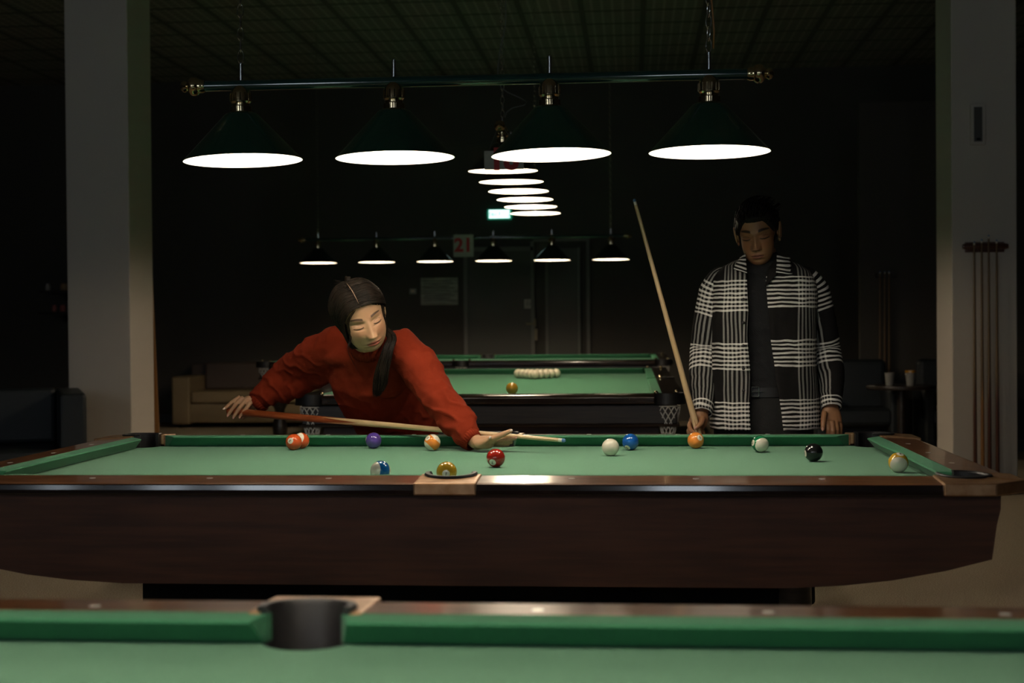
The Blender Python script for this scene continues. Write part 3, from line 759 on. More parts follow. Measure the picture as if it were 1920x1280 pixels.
# far right: cues on the wall, dark chairs, small table with paper goods
xr = thing('cue_rack', 'dim cue rack far behind the man, three pale cues', 'cue rack', W(1660, 520, 8.5))
pr_ = thing('wall_partition', 'dark partition behind the man carrying the dim cue rack', 'partition', (W(1680, 600, 9.0).x, 9.0, 0))
MB().box((W(1610, 600, 9).x, 8.9, 0), (RX1-.01, 9.0, 3.2)).build('panel', M['dark_wall'], pr_)
MB().box((W(1610, 600, 9).x, 8.86, 0), (RX1-.01, 8.9, .12)).build('skirting', M['baseboard'], pr_)
a = W(1643, 512, 8.85); b = W(1677, 520, 8.85); MB().box((a.x, 8.80, b.z), (b.x, 8.9, a.z)).build('clip_rail', M['black_wood'], xr)
MB().box((a.x, 8.76, .0), (b.x, 8.88, .16)).build('foot_shelf', M['black_wood'], xr)
for u, nm in ((1650, 'left'), (1659, 'middle'), (1667, 'right')):
    p = W(u, 508, 8.8); cue_mesh('cue_stick', '%s cue of the dim rack far behind the man' % nm, (p.x, 8.83, .165), (p.x, 8.80, p.z), buttm=M['butt_dark'], group='cues in the dim far rack', n=10, shaftm=M['maple_dim'])
def armchair(label, x, y):
    t = thing('armchair', label, 'armchair', (x, y, 0))
    MB().box((x-.30, y-.28, .30), (x+.30, y+.22, .45)).build('seat', M['sofa_dark'], t, bevel=.04, bseg=3)
    MB().box((x-.32, y+.20, .12), (x+.32, y+.34, .86)).build('backrest', M['sofa_dark'], t, bevel=.05, bseg=3)
    for s in (-1, 1):
        MB().box((x+s*.31-.05, y-.28, .10), (x+s*.31+.05, y+.26, .62)).build('armrest', M['sofa_dark'], t, bevel=.03, bseg=3)
        for q in (-.22, .24): MB().tube([(x+s*.27, y+q, .32), (x+s*.28, y+q*1.02, 0)], .018, 8).build('leg', M['black_wood'], t)
armchair('dark armchair left of the small table behind the man', W(1600, 700, 8.2).x, 8.2)
armchair('dark armchair right of the small table, half behind the right pillar', W(1800, 700, 8.2).x, 8.2)
tb = thing('side_table', 'small dark table between the armchairs behind the man', 'table', (W(1683, 700, 7.6).x, 7.6, 0))
tx = W(1690, 700, 7.6).x; tz = W(1688, 722, 7.6).z
MB().lathe([(.0001, tz-.03), (.28, tz-.03), (.285, tz-.015), (.28, tz), (.0001, tz)], 32, (tx, 7.6, 0)).build('tabletop', M['black_wood'], tb, auto=40)
MB().tube([(tx, 7.6, .03), (tx, 7.6, tz-.03)], .035, 12).build('pedestal', M['black_wood'], tb); MB().lathe([(.0001, 0), (.22, 0), (.22, .02), (.04, .045), (.0001, .045)], 24, (tx, 7.6, 0)).build('base', M['black_wood'], tb)
def cup(u, label, mcol, y=7.55):
    p = W(u, 700, y)
    t = thing('paper_cup', label, 'cup', (p.x, y, tz)); MB().lathe([(.0001, 0), (.030, 0), (.040, .10), (.042, .10), (.042, .105), (.037, .105), (.036, .095), (.0001, .09)], 20, (p.x, y, tz)).build('cup_body', mcol, t, auto=40); return p
cup(1668, 'pale paper cup on the dark side table behind the man', M['plastic_white'])
p = cup(1707, 'pale paper cup with ochre lid on the dark side table by the right pillar', M['plastic_white'])
MB().lathe([(.0001, .105), (.045, .105), (.043, .125), (.0001, .13)], 20, (p.x, 7.55, tz)).build('lid', M['amber_ball'], C.objects['paper_cup.001'])

# ------------------------------------------------------------------ pool balls
R_B = .028575
def ball_mat(name, col, stripe):
    m = mat(name, col, .10, coat=.5)
    if stripe:
        co = coords(m); sp = nd(m, 'ShaderNodeSeparateXYZ'); lk(m, co, sp.inputs[0])
        ab = nd(m, 'ShaderNodeMath', operation='ABSOLUTE'); lk(m, sp.outputs['Z'], ab.inputs[0])
        gt = nd(m, 'ShaderNodeMath', operation='GREATER_THAN'); gt.inputs[1].default_value = R_B*.52; lk(m, ab.outputs[0], gt.inputs[0])
        mx_ = nd(m, 'ShaderNodeMix', data_type='RGBA'); lk(m, gt.outputs[0], mx_.inputs[0])
        mx_.inputs[6].default_value = (*col[:3], 1); mx_.inputs[7].default_value = (.80, .74, .60, 1)
        lk(m, mx_.outputs[2], bsdf(m).inputs['Base Color'])
    return m
def cdir(r, u, f): return (RT*r+UP*u-FW*f).normalized()
COLS = {1: (.62, .36, .03), 2: (.008, .09, .36), 3: (.62, .09, .02), 4: (.075, .04, .23), 5: (.80, .26, .04), 7: (.36, .02, .012), 8: (.012, .011, .012), 6: (.01, .16, .06)}
def pool_ball(x, y, num, label, ndir=None, roll=0, axis=None, stripe=False, col=None):
    m = M['ivory'] if num == 0 else ball_mat('ball colour %d' % num, col or COLS[num], stripe)
    o = MB().ball((0, 0, 0), R_B, 48, 32).build('pool_ball', m, smooth=True)
    tag(o, label, 'pool ball')
    o.location = (x, y, BZ+R_B)
    if ndir is not None:
        n_ = cdir(*ndir)
        if axis is not None:
            z_ = cdir(*axis); n_ = (n_-z_*n_.dot(z_)).normalized(); y_ = z_.cross(n_)
        else:
            z_ = (UP-n_*UP.dot(n_)).normalized(); y_ = z_.cross(n_)
        o.rotation_euler = Matrix((n_, y_, z_)).transposed().to_euler()
        rr = R_B*.37; cap = MB(); rs = []
        for j in range(1, 5):
            r_ = rr*j/4; h = math.sqrt(R_B**2-r_**2)+.00012
            rs.append([(h, r_*math.cos(2*PI*k/24), r_*math.sin(2*PI*k/24)) for k in range(24)])
        cap.rings(rs, cap=False); cap.add(rs[0], [tuple(range(24))])
        cp = cap.build('number_spot', M['ivory'], None, fix=False, smooth=True); cp.parent = o
        vs, fs = text_mesh(str(num), .0125 if num < 10 else .0105, .0003)
        # map x (right) to y axis, y to z axis, then roll
        cr, sr = math.cos(roll), math.sin(roll); out = []
        for a, b, _ in vs:
            a, b = a*cr-b*sr, a*sr+b*cr; h = math.sqrt(R_B**2-a*a-b*b)+.0006; out.append((h, a, b))
        q = MB(); q.add(out, fs); dg_ = q.build('digits', M['ink'], None, fix=False); dg_.parent = o
    return o
pool_ball(-.711, .515, 3, 'solid red-orange ball with number 3 in front of another striped one', (-.28, .22, .9), 2.5)
pool_ball(-.698, .5745, 11, 'red-orange and white striped ball half behind the red-orange 3 ball', (.3, -.8, -.5), 0, axis=(-.55, .40, .74), stripe=True, col=(.58, .085, .02))
pool_ball(-.439, .578, 4, 'solid purple ball near the far cushion under the cue', (-1, .25, .12), 0)
pool_ball(-.217, .489, 13, 'orange striped ball with white caps left of the bridge hand', (-.62, .52, .55), .4, axis=(.62, .66, -.1), stripe=True, col=(.80, .26, .04))
pool_ball(.058, -.077, 7, 'solid dark red ball with upside-down 7 in the middle of the table', (-.35, -.42, .83), PI)
pool_ball(-.039, -.486, 1, 'solid yellow ball with number 1 at the near side pocket', (-.02, -.1, 1), -.15)
pool_ball(.401, .297, 0, 'plain ivory white cue ball', None)
pool_ball(.466, .508, 2, 'solid blue ball just right of the white cue ball', (-.45, -.70, .6), .5)
pool_ball(.691, .568, 5, 'solid bright orange ball under the man\'s cue by the far cushion', (.42, .38, .8), .5)
pool_ball(.899, .422, 14, 'green and white striped ball between the orange and black balls', (-.92, .15, .36), 0, axis=(.24, -.20, .94), stripe=True, col=(.01, .16, .06))
pool_ball(1.035, .102, 8, 'glossy black 8 ball near the right end', (-1, -.1, .12), 0)
pool_ball(1.236, -.216, 9, 'yellow and white striped ball against the right end cushion', (.1, .92, .38), .0, axis=(-.16, -.36, .92), stripe=True, col=(.62, .36, .03))
pool_ball(-.229, -.461, 10, 'blue and white striped ball left of the yellow 1 ball', (.45, -.6, .6), .3, axis=(-.80, .12, .58), stripe=True, col=(.008, .12, .38))
# ------------------------------------------------------------------ people
def smooth_mesh(o, voxel, it=2, fac=.5):
    md = o.modifiers.new('r', 'REMESH'); md.mode = 'VOXEL'; md.voxel_size = voxel; md.use_smooth_shade = True
    ms = o.modifiers.new('s', 'SMOOTH'); ms.iterations = it; ms.factor = fac
    dg = bpy.context.evaluated_depsgraph_get(); dg.update()
    me = bpy.data.meshes.new_from_object(o.evaluated_get(dg)); o.modifiers.clear()
    old = o.data; o.data = me; bpy.data.meshes.remove(old)
    for p in me.polygons: p.use_smooth = True
    return o
def vnoise(co, scale, seed=0, oct=2):
    out = np.empty(len(co))
    for i, c in enumerate(co):
        out[i] = noise.fractal(Vector((c[0]*scale+seed, c[1]*scale, c[2]*scale)), .9, 2.1, oct)
    return out
def displace(o, fn):
    me = o.data; n = len(me.vertices); co = np.empty(n*3); me.vertices.foreach_get('co', co); co = co.reshape(-1, 3)
    no = np.empty(n*3); me.vertices.foreach_get('normal', no); no = no.reshape(-1, 3)
    d = fn(co, no); co = co+(d if d.ndim == 2 else no*d[:, None]); me.vertices.foreach_set('co', co.ravel()); me.update()
def color_attr(me, cols):
    at = me.color_attributes.new('Tone', 'FLOAT_COLOR', 'POINT'); a = np.ones((len(me.vertices), 4)); a[:, :3] = cols
    at.data.foreach_set('color', a.ravel())
def attr_mat(name, rough, sss=0, spec=.4):
    m = mat(name, (.5, .5, .5), rough, spec=spec); a = nd(m, 'ShaderNodeAttribute'); a.attribute_name = 'Tone'
    lk(m, a.outputs['Color'], bsdf(m).inputs['Base Color'])
    if sss:
        bsdf(m).inputs['Subsurface Weight'].default_value = sss; bsdf(m).inputs['Subsurface Radius'].default_value = (1, .35, .2); bsdf(m).inputs['Subsurface Scale'].default_value = .004
    return m
M['skin'] = attr_mat('skin', .5, .12)
def fabric(name, c1, c2, sx, sy, bump=.5, rough=.95, sheen=.3, dist=.002):
    m = mat(name, c1, rough, spec=.15, sheen=sheen)
    co = coords(m, 'Object'); w = nd(m, 'ShaderNodeTexWave'); w.wave_type = 'BANDS'; w.bands_direction = 'DIAGONAL'; w.inputs['Scale'].default_value = sx; w.inputs['Distortion'].default_value = 1.5; w.inputs['Detail'].default_value = 2; w.inputs['Detail Scale'].default_value = 3
    lk(m, co, w.inputs['Vector']); n = nd(m, 'ShaderNodeTexNoise'); n.inputs['Scale'].default_value = sy; n.inputs['Detail'].default_value = 3; lk(m, co, n.inputs['Vector'])
    ad = nd(m, 'ShaderNodeMath', operation='ADD'); lk(m, w.outputs['Fac'], ad.inputs[0]); lk(m, n.outputs['Fac'], ad.inputs[1])
    b = nd(m, 'ShaderNodeBump'); b.inputs['Strength'].default_value = bump; b.inputs['Distance'].default_value = dist; lk(m, ad.outputs[0], b.inputs['Height']); lk(m, b.outputs[0], bsdf(m).inputs['Normal'])
    mx_ = nd(m, 'ShaderNodeMix', data_type='RGBA'); mx_.inputs[6].default_value = (*c1, 1); mx_.inputs[7].default_value = (*c2, 1); lk(m, n.outputs['Fac'], mx_.inputs[0]); lk(m, mx_.outputs[2], bsdf(m).inputs['Base Color'])
    return m
M['knit'] = fabric('rust red wool knit', (.150, .013, .004), (.205, .024, .007), 150, 260, .16, sheen=0)
M['black_knit'] = fabric('black fine knit', (.012, .012, .013), (.02, .02, .021), 90, 260, .3, sheen=0)
M['black_denim'] = fabric('black trousers cloth', (.016, .016, .016), (.028, .028, .027), 120, 300, .3, sheen=0)
def hair_mat(name, c1, c2, rough=.38):
    m = mat(name, c1, rough, spec=.18)
    add_noise(m, c1, c2, 60, stretch=(1, 1, .3), detail=3, bump=.2, lo=.35, hi=.7)
    return m
M['hair_dark'] = hair_mat('dark brown hair', (.0045, .0030, .0020), (.018, .011, .0065), .55)
M['hair_black'] = hair_mat('black hair', (.008, .006, .005), (.014, .011, .009), .5)
M['scalp'] = mat('scalp', (.36, .22, .14), .7)
M['nail'] = mat('pale nail', (.8, .62, .55), .2, coat=.5)
M['skin_plain'] = mat('nail pink', (.55, .28, .2), .3, coat=.4)

def G(x, z, cx, cz, sx, sz): return np.exp(-.5*(((x-cx)/sx)**2+((z-cz)/sz)**2))
def S2(a, b, x): t_ = np.clip((x-a)/(b-a), 0, 1); return t_*t_*(3-2*t_)
def head_r(d, wide):
    def ell(c, r):
        c = np.array(c); r = np.array(r); A = ((d/r)**2).sum(1); B = -2*((d*c)/r**2).sum(1); Cc = ((c/r)**2).sum()-1
        return (-B+np.sqrt(np.maximum(B*B-4*A*Cc, 0)))/(2*A)
    r1 = ell((0, .018, .032), (.075*wide, .092, .083)); r2 = ell((0, -.030, -.034), (.0605*wide, .055, .081))
    k = .010; m = np.maximum(r1, r2); return m+k*np.log(np.exp((r1-m)/k)+np.exp((r2-m)/k))-k*.3
def head_dirs(nu=240, nv=210):
    t_ = np.linspace(-PI, PI, nu, endpoint=False); ph = t_-.62*np.sin(t_)
    v = np.linspace(0, 1, nv)[1:-1]; th = PI*v
    TH, PH = np.meshgrid(th, ph, indexing='ij')
    return np.stack([np.sin(TH)*np.sin(PH), -np.sin(TH)*np.cos(PH), np.cos(TH)], -1).reshape(-1, 3), nu, nv-2
def grid_faces(nu, nv):
    f = []
    for j in range(nv-1):
        for i in range(nu): i2 = (i+1) % nu; f.append((j*nu+i, (j+1)*nu+i, (j+1)*nu+i2, j*nu+i2))
    n = nu*nv
    for i in range(nu): f.append((n, i, (i+1) % nu)); f.append((n+1, (nv-1)*nu+(i+1) % nu, (nv-1)*nu+i))
    return f
def make_head(wide, skin, lips, brow, female, gaze_dx=0):
    d, nu, nv = head_dirs(); r = head_r(d, wide); P_ = d*r[:, None]
    x, y, z = P_[:, 0], P_[:, 1], P_[:, 2]; ax = np.abs(x); fr = S2(.0, -.05, y)
    h = np.zeros(len(x))
    h += .0030*G(ax, z, .026, .020, .016, .006)*(1 if female else 1.6)                      # brow
    h -= .0095*G(ax, z, .0325, .003, .0145, .0095)                   # socket
    h += .0075*G(ax, z, .0335, -.001, .0125, .0068)                  # closing lid
    h -= .0022*G(ax, z, .032, -.0085, .013, .0022)
    h -= .0022*G(ax, z, .032, .0075, .013, .0022)                   # lid crease
    # nose
    t_ = np.clip((.014-z)/.050, 0, 1); wn = .0058+.0045*t_
    ridge = np.exp(-.5*(x/wn)**2)*(.004+.0165*t_**1.1)*S2(.022, .006, z)*S2(-.0455, -.0385, z)
    h += ridge
    h += .0060*G(x, z, 0, -.0335, .0085, .0062) + .0075*G(ax, z, .0125, -.0365, .0050, .0052)
    h -= .0032*G(ax, z, .0195, -.0365, .0028, .0050)
    h -= .0045*G(ax, z, .0062, -.0440, .0034, .0018)
    h += .0035*G(ax, z, .040, -.022, .020, .018)                    # cheek
    h -= .0010*G(ax, z, .046, -.060, .014, .016)
    # mouth
    h += .0045*G(x, z, 0, -.066, .022, .013)
    h += .0042*G(x, z, 0, -.0612, .0150, .0030)+.0052*G(x, z, 0, -.0722, .0135, .0038)
    h -= .0045*G(x, z, 0, -.0665, .0150, .0015)
    h -= .0016*G(x, z, 0, -.053, .0028, .0055)
    h -= .0030*G(x, z, 0, -.0805, .014, .0035)
    h += .0050*G(x, z, 0, -.098, .015, .011)*(1 if female else 1.4)
    if not female: h += .004*G(ax, z, .040, -.088, .014, .014)
    P_ = P_+np.stack([np.zeros_like(x), -h*fr, np.zeros_like(x)], 1)
    col = np.tile(np.array(skin), (len(x), 1)).astype(float)
    def paint(m, c, a=1.0):
        m = (np.clip(m, 0, 1)*a*(y < -.02))[:, None]; col[:] = col*(1-m)+np.array(c)*m
    paint(G(ax, z, .040, -.026, .016, .014), np.array(skin)*np.array([1.05, .82, .78]), .5)
    bz_ = .0210+.0058*np.sin(PI*np.clip((ax-.010)/.050, 0, 1))**.8
    th_ = (.0038 if female else .0050)*(1-.55*np.clip((ax-.030)/.022, 0, 1))
    paint(S2(th_+.0012, th_*.6, np.abs(z-bz_))*S2(.0125, .0160, ax)*S2(.0535, .0480, ax), brow, .88)
    u_ = (ax-.0330)/.0150; lz = -.0062+.0030*u_**2-.0008*u_
    paint(S2(.0034-.0010*np.abs(u_), .0014, np.abs(z-lz))*S2(1.15, .95, np.abs(u_)), (.012, .008, .007), .95)
    paint(S2(.0014, .0004, np.abs(z-(.0058-.0035*u_**2)))*S2(1.0, .8, np.abs(u_)), np.array(skin)*.35, .7)
    paint(np.exp(-.5*(u_/.75)**2)*S2(.0065, .002, np.abs(z+.0005)), np.array(skin)*np.array([.72, .62, .6]), .45)
    up_ = -.0577-.0016*np.exp(-.5*(x/.0022)**2)-.0075*(ax/.0225)**2.2; lo_ = -.0775+.0110*(ax/.0225)**2.4
    paint(S2(.0010, -.0006, z-up_)*S2(-.0010, .0006, z-lo_)*S2(.0240, .0215, ax), lips, .85)
    paint(S2(.0013, .0004, np.abs(z+.0665+.0012*np.cos(x*260)-.0008))*S2(.0235, .0200, ax), np.array(lips)*.18, .85)
    paint(G(ax, z, .0062, -.0438, .0030, .0014)*1.3, (.03, .012, .008), .85)
    top = np.array([[0, .012, head_r(np.array([[0, 0, 1.]]), wide)[0]]]); bot = np.array([[0, 0, -head_r(np.array([[0, 0, -1.]]), wide)[0]]]); top[0, 1] = 0
    V = np.vstack([P_, top, bot]); col = np.vstack([col, [skin], [skin]])
    return V, grid_faces(nu, nv), col
def ear(mb, sx, wide):
    c = Vector((sx*.0700*wide, .008, -.002))
    rs = []
    for j in range(13):
        f = j/12; a = PI*1.25-f*PI*1.55
        p = c+Vector((sx*.008+sx*.004*math.sin(f*PI), .013*math.cos(a)+.004, .031*math.sin(a)*1.0))
        r_ = .0042+.0012*math.sin(f*PI)
        rs.append((p, r_))
    mb.tube([p for p, _ in rs], [r for _, r in rs], 8)
    mb.ball(c+Vector((sx*.004, .006, 0)), (.005, .014, .026), 12, 8)
    mb.ball(c+Vector((sx*.003, -.008, -.004)), (.004, .005, .008), 8, 6)
    mb.ball(c+Vector((sx*.005, -.001, -.027)), (.005, .007, .009), 10, 6)
def xf(V, Mx): V = np.asarray(V); R = np.array(Mx.to_3x3()); t_ = np.array(Mx.translation); return V @ R.T + t_
def finger(mb, pts, r0, r1):
    pts = [Vector(p) for p in pts]; n = len(pts); path = []; rad = []
    for i in range(n-1):
        for k in range(4):
            f = k/4; path.append(pts[i].lerp(pts[i+1], f)); q = (i+f)/(n-1); rad.append(r0+(r1-r0)*q)
    path.append(pts[-1]); rad.append(r1)
    # soften the bends
    sm = [path[0]]+[(path[i-1]+path[i]*2+path[i+1])/4 for i in range(1, len(path)-1)]+[path[-1]]
    mb.tube(sm, rad, 12); mb.ball(pts[-1], r1*1.0, 12, 8)
    for i in range(1, n-1): mb.ball(sm[i*4], (r0+(r1-r0)*i/(n-1))*1.05, 12, 8)
def nail(parent, p, nrm, along, w=.0042, l=.0058, m=None):
    n_ = Vector(nrm).normalized(); a = (Vector(along)-n_*Vector(along).dot(n_)).normalized(); b = n_.cross(a)
    R = Matrix((b, a, n_)).transposed()
    MB().ball(p, (w, l, .0016), 12, 6, mat3=R).build('fingernail', m or M['nail'], parent, smooth=True)
def head_matrix(ctr, pitch, yaw, roll, sc):
    return Matrix.Translation(ctr) @ Matrix.Rotation(-roll*D2R, 4, 'Y') @ Matrix.Rotation(pitch*D2R, 4, 'X') @ Matrix.Rotation(yaw*D2R, 4, 'Z') @ Matrix.Scale(sc, 4)
def finish_body(o, headV, headF, headC, skin, extra=None):
    """join the detailed head with the remeshed body into one mesh"""
    me = o.data; n = len(me.vertices); co = np.empty(n*3); me.vertices.foreach_get('co', co); co = co.reshape(-1, 3)
    cols = np.tile(np.array(skin), (n, 1)); 
    if extra is not None: cols = extra(co, cols)
    fs = [tuple(p.vertices) for p in me.polygons]
    V = np.vstack([co, headV]); F = fs+[tuple(i+n for i in f) for f in headF]
    nm = bpy.data.meshes.new('body'); nm.from_pydata(V.tolist(), [], F); nm.materials.append(M['skin'])
    for p in nm.polygons: p.use_smooth = True
    color_attr(nm, np.vstack([cols, headC])); o.data = nm

# ---------------- the woman leaning over the table
wo = thing('person', 'person with dark hair in a rust red sweater leaning over the table with a cue', 'person', (-.40, 1.2, 0))
SK = (.46, .26, .148)
HM = head_matrix(W(677, 594, .56), 27, 24, 10, 1.08)
WW = 1.09
hV, hF, hC = make_head(WW, SK, (.42, .075, .050), (.020, .012, .009), True)
hV = xf(hV, HM)
b = MB()
nk0 = W(691, 660, .70); nk1 = HM @ Vector((0, .022, -.06))
b.tube([nk0+Vector((0, .09, -.03)), nk0+Vector((0, .02, 0)), nk0.lerp(nk1, .5), nk1], [.065, .052, .048, .05], 20)
tor = [(W(765, 790, 1.12), .10, .15), (W(735, 758, 1.0), .10, .13), (W(712, 715, .93), .08, .12), (W(700, 685, .86), .07, .12), (W(694, 668, .79), .055, .09)]
b.tube([p for p, _, _ in tor], [(a, c) for _, a, c in tor], 24, updir=(0, -1, .4))
hipc = W(768, 796, 1.15)
LSH, LEL, LWR = W(765, 655, .73), W(824, 748, .60), W(893, 829, .462)
RSH, REL, RWR = W(622, 650, .79), W(545, 698, .98), W(480, 754, 1.0)
for sh, el, wr in ((LSH, LEL, LWR), (RSH, REL, RWR)):
    b.tube([W(694, 672, .81), sh, sh.lerp(el, .5), el, el.lerp(wr, .5), wr], [.06, .05, .042, .037, .033, .025], 16)
legs = []
for s, fx in ((-1, -.55), (1, -.22)):
    hj = hipc+Vector((s*.085, .02, -.02)); kn = Vector((hj.x*.5+fx*.5, 1.16, .46)); an = Vector((fx, 1.30, .09)); legs.append((hj, kn, an))
    b.tube([hipc+Vector((0, 0, .03)), hj, hj.lerp(kn, .5), kn, kn.lerp(an, .4), an], [.11, .095, .075, .055, .052, .036], 16)
    b.tube([an, an+Vector((0, -.07, -.05)), an+Vector((0, -.15, -.06))], [.036, .035, .028], 12)
# left hand: the bridge on the cloth (thumb towards the camera)
ZB = BZ
def hp(u, v, Y): return W(u, v, Y)
heel = hp(893, 830, .455); kI = hp(931, 819, .428); kM = hp(931, 824, .45); kR = hp(928, 829, .468); kP = hp(922, 832, .49)
b.tube([LWR, heel, heel.lerp((kI+kR)/2, .45), (kI+kR)/2], [(.024, .028), (.024, .032), (.020, .036), (.013, .034)], 16, updir=(0, .25, 1))
b.ball(hp(903, 832, .425), (.026, .018, .018), 14, 10)                                  # thenar
b.ball(hp(912, 834, .44), (.026, .022, .014), 14, 10)
finger(b, [hp(896, 834, .425), hp(908, 829, .41), hp(918, 821.5, .405)], .0135, .0080)   # thumb
finger(b, [hp(918, 825, .425), hp(936, 817, .415), hp(946, 812.5, .412), hp(957.5, 807.5, .412)], .0125, .0074)                # index over the cue
finger(b, [kM, hp(950, 824.5, .43), hp(966, 821.5, .425)], .0095, .0066)                 # middle
finger(b, [kR, hp(945, 831, .445), hp(959, 829, .435)], .0090, .0062)                    # ring
finger(b, [kP, hp(940, 834.5, .47), hp(953, 833.5, .465)], .0082, .0058)                 # little
# right hand over the butt
kn_ = [hp(451, 744, .985), hp(457, 744.5, .975), hp(464, 747.5, .967), hp(471, 753, .962)]
b.tube([RWR, hp(474, 752, .995), hp(465, 750, .99), hp(459, 749, .985)], [(.022, .027), (.021, .033), (.018, .036), (.013, .035)], 16, updir=(.35, .3, .9))
finger(b, [kn_[0], hp(436, 753, .975), hp(422, 765.5, .968)], .0095, .0066)
finger(b, [kn_[1], hp(441, 759, .962), hp(428, 777.5, .960)], .0098, .0068)
finger(b, [kn_[2], hp(449, 765, .955), hp(438, 781.5, .957)], .0098, .0068)
finger(b, [kn_[3], hp(462, 765.5, .952), hp(450, 780.5, .956)], .0095, .0068)
finger(b, [hp(476, 758, .985), hp(466, 775, 1.0), hp(455, 783, 1.005)], .0115, .0078)   # thumb under the cue
for pt_ in (RWR,): b.ball(pt_, .026, 14, 10)
wb = b.build('body', M['skin'], wo)
smooth_mesh(wb, .0030, 3)
eb = MB(); ear(eb, 1, 1.02); ear(eb, -1, .94)
eV = xf(np.array([list(v) for v in eb.v]), HM); k0 = len(hV)
finish_body(wb, np.vstack([hV, eV]), hF+[tuple(i+k0 for i in f) for f in eb.f], np.vstack([hC, np.tile(np.array(SK)*.95, (len(eV), 1))]), SK)
camd = (CAM-W(930, 820, .43)).normalized()
for p, al in ((hp(958.5, 806.8, .4055), (.9, 0, .4)), (hp(919, 819.5, .398), (.6, 0, .8)), (hp(967, 820.6, .4185), (1, 0, .1)), (hp(420, 766, .9615), (-1, 0, -.6)), (hp(427, 779, .9535), (-.4, 0, -1)), (hp(437.5, 783, .9505), (-.3, 0, -1)), (hp(449.5, 782, .9495), (-.3, 0, -1))):
    nail(wb, p, (0, -1, .15), al, .0038, .0056, M['nail'] if al[0] == -1 or al[2] == .8 or al[2] == .4 else M['skin_plain'])
# sweater
s = MB()
st_ = [(W(775, 800, 1.16), .135, .185), (W(752, 782, 1.06), .135, .185), (W(733, 755, .98), .130, .175), (W(714, 720, .90), .135, .180), (W(704, 692, .83), .125, .178), (W(698, 668, .775), .095, .160), (W(693, 655, .73), .075, .110), (W(690, 646, .70), .066, .076), (W(689, 638, .675), .060, .064)]
s.tube([p for p, _, _ in st_], [(a, c) for _, a, c in st_], 36, updir=(0, -1, .4))
s.ball(W(690, 668, .76), (.17, .075, .062), 24, 14)
s.ball(W(660, 716, .81), (.066, .055, .066), 16, 12); s.ball(W(728, 714, .785), (.066, .055, .066), 16, 12)
s.tube([W(700, 662, .77), RSH+Vector((.02, 0, .005)), RSH.lerp(REL, .3), RSH.lerp(REL, .65), REL, REL.lerp(RWR, .35), REL.lerp(RWR, .7), W(484, 752, 1.0)],
       [.075, .076, .074, .070, .069, .064, .055, .043], 24)
s.tube([RSH.lerp(REL, .1)+Vector((.03, .02, -.06)), RSH.lerp(REL, .6)+Vector((.015, .02, -.045)), REL.lerp(RWR, .5)+Vector((.02, .0, -.025))], [.055, .055, .045], 16)
s.tube([W(700, 664, .77), LSH+Vector((-.02, 0, .0)), LSH.lerp(LEL, .3), LSH.lerp(LEL, .65), LEL, LEL.lerp(LWR, .35), LEL.lerp(LWR, .62), W(876, 817, .487), W(885, 827, .472)],
       [.078, .080, .076, .070, .066, .060, .055, .047, .031], 24)
sw = s.build('sweater', M['knit'], wo)
smooth_mesh(sw, .0055, 6)
fold_n = {}
def sweater_disp(co, no):
    a = vnoise(co*np.array([1, 1, 1.6]), 9, 3, 2); c2 = vnoise(co*np.array([1.3, 1, 1]), 24, 8, 2)
    # diagonal pull folds along the sleeves
    d = .007*a+.0028*c2
    ridge = 1-np.abs(np.sin((co[:, 0]*.7+co[:, 2]*1.0)*38+a*2.2)); arm = np.clip((-.62-co[:, 0])/.08, 0, 1)+np.clip((co[:, 0]+.27)/.08, 0, 1)
    d += .0055*(ridge**2-.3)*np.clip(arm, 0, 1)
    d += .0035*(ridge**3)*S2(1.0, .9, co[:, 2])
    lim = S2(BZ+.002, BZ+.02, co[:, 2]); return d*np.maximum(lim, .15)
displace(sw, sweater_disp)
# cuffs and hem as ribbed rings
def ribbed(name, p0, p1, r0, r1, parent, m, k=26):
    p0, p1 = Vector(p0), Vector(p1); t_ = (p1-p0).normalized(); a = t_.orthogonal().normalized(); b_ = t_.cross(a); n = k*4; rs = []
    for f, e in ((0, -.004), (0, 0), (.5, .0015), (1, 0), (1, -.006)):
        rs.append([p0.lerp(p1, f)+(a*math.cos(2*PI*i/n)+b_*math.sin(2*PI*i/n))*(r0+(r1-r0)*f+e+.0009*math.cos(2*PI*i*k/n)) for i in range(n)])
    return MB().rings(rs, cap=False).build(name, m, parent, smooth=True)
ribbed('cuff', W(490, 748, 1.0), W(478, 756, 1.0), .046, .039, wo, M['knit'])
ribbed('cuff', W(878, 820, .483), W(888, 829, .468), .041, .034, wo, M['knit'])
nkd = (nk1-nk0).normalized(); ribbed('collar', W(690, 650, .69)-nkd*.01, W(690, 650, .69)+nkd*.035, .066, .058, wo, M['knit'], 36)
# trousers and shoes
tr = MB(); tr.tube([W(755, 785, 1.08), hipc, hipc+Vector((0, .03, -.10))], [(.125, .165), (.13, .175), (.11, .16)], 28, updir=(0, -1, .3))
for hj, kn, an in legs: tr.tube([hj+Vector((0, 0, .03)), hj.lerp(kn, .5), kn, kn.lerp(an, .6), an+Vector((0, 0, .01))], [.105, .092, .075, .068, .062], 20)
tw = tr.build('trousers', M['black_denim'], wo); smooth_mesh(tw, .008, 4)
for _, _, an in legs:
    MB().tube([an+Vector((0, .05, -.045)), an+Vector((0, -.02, -.04)), an+Vector((0, -.10, -.052)), an+Vector((0, -.19, -.060))], [(.040, .036), (.045, .040), (.036, .044), (.022, .034)], 18, updir=(0, 0, 1)).build('shoe', M['leather'], wo, smooth=True)

